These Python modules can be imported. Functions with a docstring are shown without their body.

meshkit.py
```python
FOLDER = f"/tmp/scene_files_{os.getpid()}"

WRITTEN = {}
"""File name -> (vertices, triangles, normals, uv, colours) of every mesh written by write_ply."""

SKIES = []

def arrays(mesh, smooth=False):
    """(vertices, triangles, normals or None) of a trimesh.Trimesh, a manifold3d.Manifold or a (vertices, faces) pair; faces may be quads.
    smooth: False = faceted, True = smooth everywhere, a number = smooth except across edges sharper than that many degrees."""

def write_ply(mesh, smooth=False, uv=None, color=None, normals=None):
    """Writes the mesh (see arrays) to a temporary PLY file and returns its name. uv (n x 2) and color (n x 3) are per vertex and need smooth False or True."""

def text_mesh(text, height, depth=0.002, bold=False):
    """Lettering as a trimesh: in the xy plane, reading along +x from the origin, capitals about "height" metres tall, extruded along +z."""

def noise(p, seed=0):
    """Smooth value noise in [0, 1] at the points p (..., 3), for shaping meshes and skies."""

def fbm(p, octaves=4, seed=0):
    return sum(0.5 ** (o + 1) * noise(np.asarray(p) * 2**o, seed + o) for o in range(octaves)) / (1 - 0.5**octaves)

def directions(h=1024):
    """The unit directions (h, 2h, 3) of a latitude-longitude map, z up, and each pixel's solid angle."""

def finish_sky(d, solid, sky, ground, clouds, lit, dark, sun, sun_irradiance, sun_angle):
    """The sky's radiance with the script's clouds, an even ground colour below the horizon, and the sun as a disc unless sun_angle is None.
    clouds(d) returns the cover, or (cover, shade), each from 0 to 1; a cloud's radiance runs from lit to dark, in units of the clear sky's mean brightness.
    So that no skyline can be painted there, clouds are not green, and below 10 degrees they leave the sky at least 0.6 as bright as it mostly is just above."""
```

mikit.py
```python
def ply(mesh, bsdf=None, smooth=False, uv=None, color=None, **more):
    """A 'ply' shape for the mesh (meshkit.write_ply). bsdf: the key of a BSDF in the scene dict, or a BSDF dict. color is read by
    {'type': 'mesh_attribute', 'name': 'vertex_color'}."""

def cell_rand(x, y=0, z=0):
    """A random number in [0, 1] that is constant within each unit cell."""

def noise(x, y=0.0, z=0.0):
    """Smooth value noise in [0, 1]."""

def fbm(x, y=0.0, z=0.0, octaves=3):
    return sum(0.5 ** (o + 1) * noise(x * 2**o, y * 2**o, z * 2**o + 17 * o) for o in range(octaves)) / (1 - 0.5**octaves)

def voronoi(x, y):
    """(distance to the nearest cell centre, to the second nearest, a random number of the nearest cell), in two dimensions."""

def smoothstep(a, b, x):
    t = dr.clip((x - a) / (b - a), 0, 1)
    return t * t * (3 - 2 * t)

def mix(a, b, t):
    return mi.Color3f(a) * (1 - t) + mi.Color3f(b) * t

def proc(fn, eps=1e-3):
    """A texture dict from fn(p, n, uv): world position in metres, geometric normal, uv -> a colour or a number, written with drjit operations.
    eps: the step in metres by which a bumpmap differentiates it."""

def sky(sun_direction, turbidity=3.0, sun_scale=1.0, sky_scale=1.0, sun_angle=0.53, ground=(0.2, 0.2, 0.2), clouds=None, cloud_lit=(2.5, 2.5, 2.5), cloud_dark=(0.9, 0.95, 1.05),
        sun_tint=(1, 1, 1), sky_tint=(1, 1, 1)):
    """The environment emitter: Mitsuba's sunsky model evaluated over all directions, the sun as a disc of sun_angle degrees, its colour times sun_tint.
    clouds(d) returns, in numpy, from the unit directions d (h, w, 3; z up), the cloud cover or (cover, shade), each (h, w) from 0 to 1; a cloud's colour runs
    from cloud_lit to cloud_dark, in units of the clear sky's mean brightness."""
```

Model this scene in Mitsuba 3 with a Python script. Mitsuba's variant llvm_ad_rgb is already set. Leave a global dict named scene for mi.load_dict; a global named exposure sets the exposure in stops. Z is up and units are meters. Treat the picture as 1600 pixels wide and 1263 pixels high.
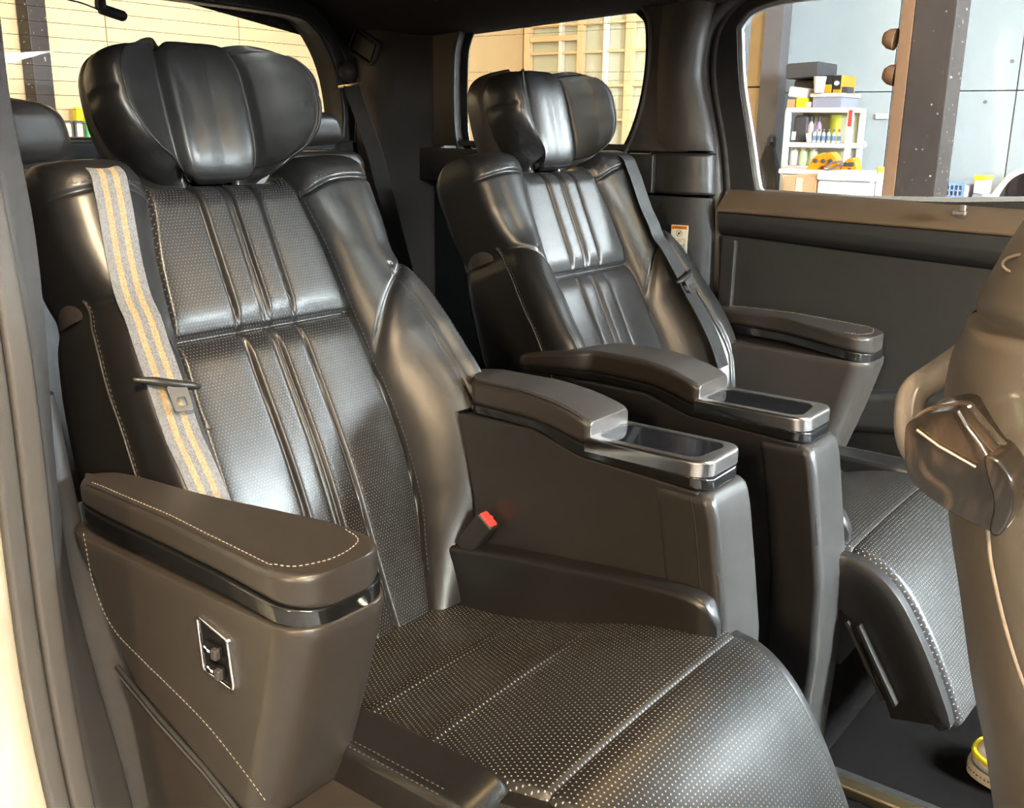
import math, random
import numpy as np
import trimesh, shapely
import shapely.geometry as sg
import drjit as dr
import mitsuba as mi
import mikit, meshkit
from mikit import proc, smoothstep, mix, noise, fbm
from scipy.interpolate import PchipInterpolator as PCH
random.seed(3); rng = np.random.default_rng(3)
T4 = mi.ScalarTransform4f
scene, labels = {}, {}

# ------------------------------------------------------------------ camera
W0, H0, FPX = 1600, 1263, 1566.39
CAM = np.array([0.0, -1.312, 1.05])
def cam_rot(yaw, pitch, roll):
    f = np.array([-math.sin(yaw)*math.cos(pitch), math.cos(yaw)*math.cos(pitch), -math.sin(pitch)])
    r = np.array([math.cos(yaw), math.sin(yaw), 0.0]); d = -np.cross(r, f)
    c, s = math.cos(roll), math.sin(roll)
    return np.stack([c*r+s*d, -s*r+c*d, f])
RC = cam_rot(.654689, .269477, -.0132313)
Mc = np.eye(4); Mc[:3, 0], Mc[:3, 1], Mc[:3, 2], Mc[:3, 3] = -RC[0], -RC[1], RC[2], CAM
scene['camera'] = {'type': 'perspective', 'fov': math.degrees(2*math.atan(W0/2/FPX)), 'fov_axis': 'x', 'near_clip': 0.02, 'far_clip': 200.0, 'to_world': T4(Mc.tolist())}

# ------------------------------------------------------------------ sky, lamps, exposure
exposure = 0.15
scene['sky'] = mikit.sky((0.5, -0.5, 0.7), turbidity=6.0, sun_scale=0.0, sky_scale=3.0, ground=(.25, .25, .25),
                         clouds=lambda d: (np.full(d.shape[:2], .9), .3*np.ones(d.shape[:2])), cloud_lit=(1.6, 1.7, 1.85), cloud_dark=(1.1, 1.2, 1.35))
def lamp(key, c, sx, sy, rgb, down=True, look=None):
    M = T4().look_at(origin=list(c), target=list(look if look is not None else (c[0], c[1], c[2]-1)), up=[1, 0, 0.01]) @ T4().scale([sx/2, sy/2, 1])
    scene[key] = {'type': 'rectangle', 'to_world': M, 'emitter': {'type': 'area', 'radiance': {'type': 'rgb', 'value': list(rgb)}}}
NEUT = np.array([.97, 1.0, .90])
WARM, COOL, GOLD = np.array([1.0, .74, .46]), np.array([.86, .96, 1.0]), np.array([1.0, .68, .30])
LAMPS = [  # unseen lamp panels, low ones added for seat sheen: position, size x, size y, colour, point they are tilted towards
    ((1.7, -2.5, 3.7), .9, .4, WARM*420, (-.8, -.4, .7)), ((3.0, -2.6, 1.85), .6, .6, NEUT*170, (-1.0, -.2, .7)), ((.5, -4.7, 2.2), .8, .5, WARM*120, (-.8, 0, .7)),
    ((-5.2, 3.4, 3.3), .5, 2.2, GOLD*17, None), ((-4.8, 0.4, 3.3), .5, 2.2, GOLD*14, None),
    ((-1.6, 4.3, 3.3), 1.6, .5, COOL*5, None), ((1.6, 4.8, 2.3), 1.3, 1.0, COOL*52, (-1, .4, .9)),
    ((2.9, .4, 2.05), .7, 1.3, COOL*460, (-1, -.1, .7)), ((2.6, 2.3, 1.80), .7, 1.6, COOL*110, (-1.1, -.4, .7)),
]
for i, (c, sx, sy, rgb, to) in enumerate(LAMPS):
    lamp('ceiling_lamp' + (f'_{i:03d}' if i else '') + '__panel', c, sx, sy, rgb, look=to)

lamp('ceiling__roof_lamp', (-.25, .22, 1.425), .30, .14, GOLD*36)   # the van's own roof light

# ------------------------------------------------------------------ materials
def pr(rgb, rough=.5, spec=.5, metal=0.0, **k):
    if not isinstance(rgb, dict): rgb = {'type': 'rgb', 'value': list(rgb)}
    return {'type': 'twosided', 'b': {'type': 'principled', 'base_color': rgb, 'roughness': rough, 'specular': spec, 'metallic': metal, **k}}
LEA = (.0085, .008, .0078)
def back_perf(p, n, uv):
    a, b = uv.x/.0052, uv.y/.0045
    row = dr.floor(b); a = a + .5*(row - 2*dr.floor(row/2))
    fx, fy = (a-dr.floor(a)-.5)*.0052, (b-row-.5)*.0045
    h = smoothstep(.00095, .0005, dr.sqrt(fx*fx+fy*fy))
    u = dr.abs(uv.x); plain = smoothstep(.0105, .0085, dr.abs(u-.0495))+smoothstep(.0115, .0095, u)
    return mix(mi.Color3f(*LEA), mi.Color3f(.11, .105, .10), h*dr.clip(1-plain, 0, 1))
def perf_color(p, n, uv):
    a, b = uv.x/.0068, uv.y/.0058
    row = dr.floor(b); a = a + .5*(row - 2*dr.floor(row/2))
    fx, fy = (a-dr.floor(a)-.5)*.0068, (b-row-.5)*.0058
    h = smoothstep(.00122, .00075, dr.sqrt(fx*fx+fy*fy))
    return mix(mi.Color3f(*LEA), mi.Color3f(.23, .21, .18), h)
def lit_belt_color(p, n, uv):  # silver grey and gold stripes hold the light caught by the near belt
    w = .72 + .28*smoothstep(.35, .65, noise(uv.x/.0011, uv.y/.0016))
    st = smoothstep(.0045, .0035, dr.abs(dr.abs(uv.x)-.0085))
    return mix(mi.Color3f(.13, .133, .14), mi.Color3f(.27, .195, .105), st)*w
def wood_color(p, n, uv):
    v = fbm(p.x*60+3*noise(p.x*40, p.z*40), p.y*30, p.z*22, octaves=4)
    return mix(mi.Color3f(.004, .003, .002), mi.Color3f(.038, .024, .014), smoothstep(.45, .75, v))
def wall_blue(p, n, uv):
    v = fbm(p.x*1.3, p.z*1.1, p.y, octaves=3)
    return mix(mi.Color3f(.29, .35, .385), mi.Color3f(.35, .405, .435), v)
def wall_cream(p, n, uv):
    v = fbm(p.x*1.1, p.z*1.3, p.y*1.1, octaves=3)
    return mix(mi.Color3f(.44, .34, .19), mi.Color3f(.54, .43, .27), v)
def steel_brown(p, n, uv):
    v = fbm(p.x*8, p.y*8, p.z*5, octaves=4)
    chip = smoothstep(.90, .93, noise(p.x*70, p.y*70, p.z*55))
    return mix(mix(mi.Color3f(.016, .012, .010), mi.Color3f(.029, .021, .018), v), mi.Color3f(.45, .4, .36), chip*.7)
MAT = {
    'leather': pr(LEA, .34, .6), 'leather_soft': pr((.026, .022, .019), .36, .5),
    'perf': pr(proc(perf_color), .43, .5), 'perf_back': pr(proc(back_perf), .36, .55), 'belt': pr(proc(lit_belt_color), .6, .4), 'belt_black': pr((.016, .016, .016), .6, .4),
    'stitch': pr((.30, .27, .22), .7, .3), 'stitch_dark': pr((.05, .048, .045), .6, .3),
    'plastic': pr((.016, .015, .014), .40, .5), 'plastic_dark': pr((.012, .012, .012), .55, .4), 'trim_grey': pr((.034, .032, .031), .5, .45),
    'piano': pr((.004, .004, .004), .06, .6, clearcoat=1.0, clearcoat_gloss=.95), 'glass_black': pr((.006, .006, .007), .04, .6),
    'satin': pr((.74, .73, .71), .27, .5, 1.0), 'chrome': pr((.85, .84, .82), .08, .5, 1.0), 'steel_dark': pr((.22, .22, .22), .35, .5, .8), 'gold_metal': pr((.80, .62, .36), .3, .5, 1.0),
    'headliner': pr((.03, .025, .021), .85, .2), 'carpet': pr((.0035, .003, .0028), .95, .05), 'pillar': pr((.036, .031, .027), .45, .4),
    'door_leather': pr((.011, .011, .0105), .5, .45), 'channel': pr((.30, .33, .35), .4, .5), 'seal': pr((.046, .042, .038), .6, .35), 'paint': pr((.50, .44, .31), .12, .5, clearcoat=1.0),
    'front_leather_lit': pr((.085, .073, .060), .42, .45), 'wood': pr(proc(wood_color), .08, .6, clearcoat=1.0, clearcoat_gloss=.95),  # front seat leather: black leather lightened to hold the warm light on it
    'piping': pr((.16, .135, .11), .7, .2), 'ring_grey': pr((.20, .185, .17), .25, .5), 'red': pr((.72, .06, .05), .3, .5), 'white': pr((.62, .62, .60), .45, .4), 'yellow': pr((.72, .60, .015), .5, .4),
    'cream': pr((.52, .48, .38), .7, .3), 'orange': pr((.70, .25, .008), .35, .5), 'kraft': pr((.40, .26, .14), .8, .2), 'grey_dark': pr((.05, .05, .055), .5, .4),
    'grey_mid': pr((.16, .155, .17), .55, .4), 'lavender': pr((.25, .25, .32), .5, .4), 'pink': pr((.75, .45, .52), .5, .4), 'blue': pr((.13, .20, .36), .5, .4),
    'green': pr((.10, .45, .14), .4, .5), 'lime': pr((.62, .68, .06), .4, .5), 'purple': pr((.32, .22, .40), .4, .5), 'jar': pr((.52, .58, .56), .2, .5), 'jar_green': pr((.42, .50, .30), .2, .5),
    'wall_blue': pr(proc(wall_blue), .6, .3), 'wall_cream': pr(proc(wall_cream), .7, .3), 'steel': pr(proc(steel_brown), .6, .4), 'post_grey': pr((.12, .115, .12), .6, .4), 'post_edge': pr((.12, .066, .035), .7, .3),
    'concrete': pr((.16, .155, .15), .8, .3), 'ceiling_sheet': pr((.22, .22, .22), .8, .2), 'timber': pr((.70, .52, .30), .6, .3), 'mullion': pr((.80, .78, .72), .5, .3),
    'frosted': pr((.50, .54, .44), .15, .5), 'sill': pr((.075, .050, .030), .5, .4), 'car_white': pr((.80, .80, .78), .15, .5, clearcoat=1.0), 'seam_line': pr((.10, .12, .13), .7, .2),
    'pane': {'type': 'thindielectric', 'int_ior': 1.5},
    'orange_print': pr((.85, .28, .03), .6, .3), 'ink': pr((.03, .03, .03), .7, .2), 'paper': pr((.72, .72, .60), .6, .3), 'wire': pr((.03, .025, .02), .7, .2),
}
for k, v in MAT.items(): scene['mat_'+k] = {**v}

# ------------------------------------------------------------------ helpers
def at(px, py, **k):
    d = RC.T @ np.array([(px-W0/2)/FPX, (py-H0/2)/FPX, 1.0]); (a, v), = k.items(); i = 'xyz'.index(a)
    return CAM + (v-CAM[i])/d[i]*d
def put(key, mesh, mat, smooth=32, uv=None, label=None, cat=None, group=None, kind=None):
    while key in scene:
        b = key[-4:]; key = key[:-3]+f'{int(key[-3:])+1:03d}' if b[0] == '_' and b[1:].isdigit() else key+'_001'
    scene[key] = mikit.ply(mesh, 'mat_'+mat, smooth=smooth, uv=uv)
    if label or cat or group or kind: tag(key, label, cat, group, kind)
    return key
def tag(key, label=None, cat=None, group=None, kind=None):
    labels[key] = {k: v for k, v in (('label', label), ('category', cat), ('group', group), ('kind', kind)) if v}
def cat(ms):
    return trimesh.util.concatenate([m if isinstance(m, trimesh.Trimesh) else trimesh.Trimesh(*m, process=False) for m in ms])
def tm(v, f): return trimesh.Trimesh(np.asarray(v, float), np.asarray(f, int), process=False)
def cr(pts, n, closed=False):
    """Catmull-Rom curve through the points, n samples."""
    P = np.asarray(pts, float)
    Q = np.vstack([P[-1:], P, P[:2]]) if closed else np.vstack([2*P[0]-P[1], P, 2*P[-1]-P[-2]])
    m = len(P) if closed else len(P)-1
    t = np.linspace(0, m, n, endpoint=not closed); i = np.minimum(t.astype(int), m-1); u = (t-i)[:, None]
    a, b, c, d = Q[i], Q[i+1], Q[i+2], Q[i+3]
    return .5*((2*b)+(c-a)*u+(2*a-5*b+4*c-d)*u**2+(3*b-a-3*c+d)*u**3)
def grid_faces(m, n, wrap=False):
    i, j = np.meshgrid(np.arange(m-1), np.arange(n if wrap else n-1), indexing='ij')
    k = (j+1) % n
    return np.stack([i*n+j, (i+1)*n+j, (i+1)*n+k, i*n+k], -1).reshape(-1, 4)
def q2t(f): return np.vstack([f[:, [0, 1, 2]], f[:, [0, 2, 3]]])
def loft(rings, caps=True):
    R = np.asarray(rings, float); m, n = R.shape[:2]; v = R.reshape(-1, 3); f = q2t(grid_faces(m, n, True))
    if caps:
        v = np.vstack([v, R[0].mean(0), R[-1].mean(0)]); j = np.arange(n); k = (j+1) % n
        f = np.vstack([f, np.stack([j, k, 0*j+m*n], 1)[:, ::1], np.stack([(m-1)*n+k, (m-1)*n+j, 0*j+m*n+1], 1)])
    return tm(v, f)
def rrect(a0, a1, b0, b1, r, n=5):
    r = min(r, (a1-a0)/2-1e-5, (b1-b0)/2-1e-5); out = []
    for cx, cy, s in ((a1-r, b1-r, 0), (a0+r, b1-r, 1), (a0+r, b0+r, 2), (a1-r, b0+r, 3)):
        th = np.linspace(0, math.pi/2, n+1)+s*math.pi/2
        out.append(np.stack([cx+r*np.cos(th), cy+r*np.sin(th)], 1))
    return np.vstack(out)
def rbox(c, size, r=.004, n=3, R=None):
    sx, sy, sz = np.asarray(size)/2; r = min(r, sx*.98, sy*.98, sz*.98); rings = []
    for ph in list(np.linspace(-math.pi/2, 0, n+1))+list(np.linspace(0, math.pi/2, n+1)):
        k = r*(1-math.cos(ph)); z = (-(sz-r) if ph <= 0 and len(rings) <= n else (sz-r))+r*math.sin(ph)
        q = rrect(-sx+k, sx-k, -sy+k, sy-k, max(r-k, 1e-4) if r > k else 1e-4, n); rings.append(np.c_[q, np.full(len(q), z)])
    m = loft(rings)
    if R is not None: m.vertices = m.vertices @ np.asarray(R).T
    m.vertices += np.asarray(c); return m
def cyl(p0, p1, r0, r1=None, n=24, bev=.0):
    p0, p1 = np.asarray(p0, float), np.asarray(p1, float); r1 = r0 if r1 is None else r1
    return lathe([(0, 1e-5), (0, r0-bev), (bev, r0), (np.linalg.norm(p1-p0)-bev, r1), (np.linalg.norm(p1-p0), r1-bev), (np.linalg.norm(p1-p0), 1e-5)], p0, p1-p0, n)
def basis(d):
    d = np.asarray(d, float)/np.linalg.norm(d); a = np.cross(d, [0, 0, 1.0] if abs(d[2]) < .9 else [1.0, 0, 0]); a /= np.linalg.norm(a)
    return a, np.cross(d, a), d
def lathe(prof, p0, axis, n=24):
    a, b, d = basis(axis); th = np.arange(n)*2*math.pi/n
    return loft([np.asarray(p0)+d*h+r*(np.cos(th)[:, None]*a+np.sin(th)[:, None]*b) for h, r in prof], caps=False)
def tube(path, r, n=8, caps=True):
    P = np.asarray(path, float); t = np.gradient(P, axis=0); t /= np.linalg.norm(t, axis=1, keepdims=True)+1e-12
    a = np.cross(t[0], [0, 0, 1.0] if abs(t[0][2]) < .9 else [1.0, 0, 0]); th = np.arange(n)*2*math.pi/n; rings = []
    r = np.broadcast_to(r, (len(P),))
    for p, d, rr in zip(P, t, r):
        a = a-d*(a@d); a /= np.linalg.norm(a); rings.append(p+rr*(np.cos(th)[:, None]*a+np.sin(th)[:, None]*np.cross(d, a)))
    return loft(rings, caps)
def bar(p0, p1, w, h, up=(0, 0, 1)):
    p0, p1 = np.asarray(p0, float), np.asarray(p1, float); d = (p1-p0)/np.linalg.norm(p1-p0)
    s = np.cross(d, up); s /= np.linalg.norm(s); u = np.cross(s, d)
    return rbox((p0+p1)/2, (np.linalg.norm(p1-p0), w, h), min(w, h)*.18, 2, np.stack([d, s, u], 1))
def rp(pts, r):
    return np.array(sg.Polygon(pts).buffer(-r, 8).buffer(2*r, 8).buffer(-r, 8).exterior.coords)[:-1]
MAP = {'y': lambda u, v, w, a: np.stack([u, w+a, v], -1), 'x': lambda u, v, w, a: np.stack([w-a, u, v], -1), 'z': lambda u, v, w, a: np.stack([u, v, w-a], -1)}
def inset(P, d):
    P = np.asarray(P, float); area = .5*np.sum(P[:, 0]*np.roll(P[:, 1], -1)-np.roll(P[:, 0], -1)*P[:, 1])
    e = np.roll(P, -1, 0)-P; e /= np.linalg.norm(e, axis=1, keepdims=True)+1e-12; nrm = np.stack([-e[:, 1], e[:, 0]], 1)*np.sign(area)
    q = nrm+np.roll(nrm, 1, 0); L = np.linalg.norm(q, axis=1, keepdims=True); q = q/np.maximum(L, 1e-9)/np.maximum(L/2, .5)
    return P+q*d
def offs(P, d):
    g = sg.Polygon(P).buffer(0).buffer(-d, 6); g = max(g.geoms, key=lambda q: q.area) if hasattr(g, 'geoms') else g
    return np.array(g.simplify(.0004).exterior.coords)[:-1]
def slab(outer, axis, v0, th, bev=.004, holes=(), n=4, back=True):
    """A plate with a rounded front edge: outline in the two coordinates other than `axis`, front face at v0, thickness going away from the cabin side."""
    import mapbox_earcut as me
    loops = [np.asarray(outer, float)]+[np.asarray(h, float) for h in holes]; sign = [1]+[-1]*len(holes)
    for _ in range(12):      # never let a bevel eat more than the outline allows
        if not bev or sg.Polygon(inset(loops[0], bev), [inset(h, -bev) for h in loops[1:]]).is_valid: break
        bev *= .7
    V, F, off, capf, capb = [], [], 0, [], []
    for P, s in zip(loops, sign):
        rings = []
        for k in range(n+1):
            ph = k/n*math.pi/2; q = inset(P, s*bev*(1-math.sin(ph))) if bev else P
            rings.append(MAP[axis](q[:, 0], q[:, 1], v0, np.full(len(q), bev*(1-math.cos(ph)))))
        rings.append(MAP[axis](P[:, 0], P[:, 1], v0, np.full(len(P), th)))
        R = np.array(rings); V.append(R.reshape(-1, 3)); F.append(q2t(grid_faces(n+2, len(P), True))+off)
        capf.append((off, len(P), inset(P, s*bev) if bev else P)); capb.append((off+(n+1)*len(P), len(P), P)); off += (n+2)*len(P)
    for caps in ([capf, capb] if back else [capf]):
        pts = np.vstack([c[2] for c in caps]); idx = np.concatenate([np.arange(c[0], c[0]+c[1]) for c in caps])
        tri = me.triangulate_float64(pts, np.cumsum([c[1] for c in caps]).astype(np.uint32)).reshape(-1, 3); F.append(idx[tri])
    m = tm(np.vstack(V), np.vstack(F)); trimesh.repair.fix_normals(m); return m
def px(pts, **k):
    """Pixels of the photograph to plane coordinates on the plane given (x=, y= or z=)."""
    i = ['xyz'.index(c) for c in 'xyz' if c not in k]
    return [tuple(at(a, b, **k)[i]) for a, b in pts]
def dashes(P, step=.0065, L=.0042, w=.0011, h=.0011, up=(0, 0, 1)):
    P = np.asarray(P, float); s = np.r_[0, np.cumsum(np.linalg.norm(np.diff(P, axis=0), axis=1))]; out = []
    for a in np.arange(0, s[-1]-L, step):
        p, q = (np.array([np.interp(t, s, P[:, k]) for k in range(3)]) for t in (a, a+L)); d = (q-p)/(np.linalg.norm(q-p)+1e-9)
        sd = np.cross(d, up); sd /= np.linalg.norm(sd)+1e-9; u = np.cross(sd, d); c = (p+q)/2
        v = [c+d*x*L/2+sd*y*w/2+u*z*h/2 for x, y, z in ((-1, 0, 0), (-.6, 1, 0), (-.6, -1, 0), (-.6, 0, 1), (.6, 1, 0), (.6, -1, 0), (.6, 0, 1), (1, 0, 0))]
        out.append(tm(v, [[0, 1, 3], [0, 3, 2], [1, 4, 6], [1, 6, 3], [3, 6, 5], [3, 5, 2], [4, 7, 6], [6, 7, 5]]))
    return cat(out)

# ================================================================== captain seats
class Seat:
    def __init__(s, key, cy, dx, sg_, fold): s.key, s.cy, s.dx, s.sg, s.fold = key, cy, dx, sg_, fold
    def tr(s, P):
        P = np.asarray(P, float); return np.stack([P[..., 0]+s.dx, s.cy+s.sg*P[..., 1], P[..., 2]], -1)
    def put(s, name, mesh, mat, smooth=32, uv=None, kind=None, label=None):
        m = mesh.copy(); m.vertices = s.tr(m.vertices)
        if s.sg < 0: m.faces = m.faces[:, ::-1]
        return put(s.key+'__'+name, m, mat, smooth, uv, label=label, kind=kind)
def F(xs, ys): return PCH(xs, ys, extrapolate=True)
wi = F([-.06, 0, .09, .195, .30, .41, .50, .60, .70], [.124, .128, .145, .155, .163, .166, .163, .142, .12])
Wf = F([-.06, 0, .05, .10, .135, .17, .26, .34, .40, .48, .53, .58, .64, .70], [.262, .270, .270, .263, .256, .268, .285, .293, .296, .290, .272, .236, .19, .165])
hb = F([-.06, 0, .10, .135, .17, .26, .34, .42, .50, .58, .66, .70], [.036, .040, .044, .050, .059, .080, .100, .107, .095, .062, .030, .015])
yc = F([-.06, 0, .10, .135, .17, .20, .26, .34, .42, .50, .58, .66, .70], [.205, .212, .213, .225, .243, .256, .266, .275, .276, .266, .238, .20, .18])
Droll = F([-.06, 0, .15, .26, .4, .7], [.05, .05, .04, .045, .05, .05])
TH = .105
HS = .196   # the cross seam of the insert
def base_o(s): return .012*np.exp(-((s-.42)/.16)**2)
def s_shoulder(y): return -.006+.014*np.exp(-((np.abs(y)-.125)/.03)**2)+.004*np.clip((np.abs(y)-.2)/.1, 0, 1)
SEAM_S, SEAM_Y = [.128, .15, .19, .247, .31, .33], [.262, .235, .20, .175, .160, .152]
seam_y = F(SEAM_S, SEAM_Y)
def gro(d, w, h): return -h*np.exp(-(d/w)**2)
def front_o(y, s):
    a = np.abs(y); w = wi(s); c = yc(s); h = hb(s)
    t = np.clip((a-w)/(c-w), 0, 1.0); o = base_o(s)+h*(1-(1-t)**2.0)*(1.0)
    q = np.clip((a-c)/np.maximum(Wf(s)-c, 1e-4), 0, 1); o = o-np.where(a > c, Droll(s)*(1-np.sqrt(1-q*q)), 0)
    ins = a < w
    # puffed ribs and grooves of the insert
    edges = np.array([-1.0, 0, 0, 0, 0, 1.0]); g = 0
    lines = [-.0505, -.0055, .0055, .0505]
    for l in lines: g = g+gro(y-l, .0034 if abs(l) > .02 else .0024, .0065 if abs(l) > .02 else .005)
    puff = np.zeros_like(o); B = np.stack([-w]+[np.full_like(w, l) for l in lines]+[w], 0)
    for k in range(5):
        lo, hi = B[k], B[k+1]; m = (y >= lo) & (y < hi); u = np.where(m, (2*(y-lo)/(hi-lo)-1), 1.0)
        amp = .006 if k in (1, 3) else (.001 if k == 2 else .005); puff = puff+np.where(m, amp*np.sqrt(np.clip(1-u**4, 0, 1)), 0)
    # slight step: each rib stands proud on its outer side, as the upholstery does
    pv = 1-np.exp(-((s-HS)/.022)**2)*.9
    o = o+np.where(ins, (puff+g)*np.where(np.abs(s-HS) < .004, .3, pv)+gro(s-HS, .0045, .009)-.004*np.exp(-((s-HS)/.02)**2), 0)
    o = o+gro(a-w, .0035, .009)+np.where(a > w, .006*(1-np.exp(-((a-w)/.012)**2)), 0)
    o = o+np.where(a > w, gro(s-s_shoulder(y), .003, .006), 0)
    sm = (s > .128) & (s < .318)
    sy = seam_y(np.clip(s, .128, .33)); fd = smooth01((.315-s)/.07); o = o+np.where(sm, gro((a-sy)*.75, .0035, .007)*(.3+.7*fd), 0)+np.where(sm & (a > sy), .006*fd*(1-np.exp(-((a-sy)/.012)**2)), 0)
    st = np.interp(s, [.14, .25, .37, .45, .55], [.218, .234, .243, .251, .240]); o = o+np.where((s > .14) & (s < .6), gro(a-st, .003, .0045), 0)
    return o
TH_B = math.radians(23.5); DN = np.array([math.sin(TH_B), -math.cos(TH_B)]); NN = np.array([math.cos(TH_B), math.sin(TH_B)])
def bpt(y, s, o): return np.stack([-1.22+DN[0]*s+NN[0]*o, y, .95+DN[1]*s+NN[1]*o], -1)

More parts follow.
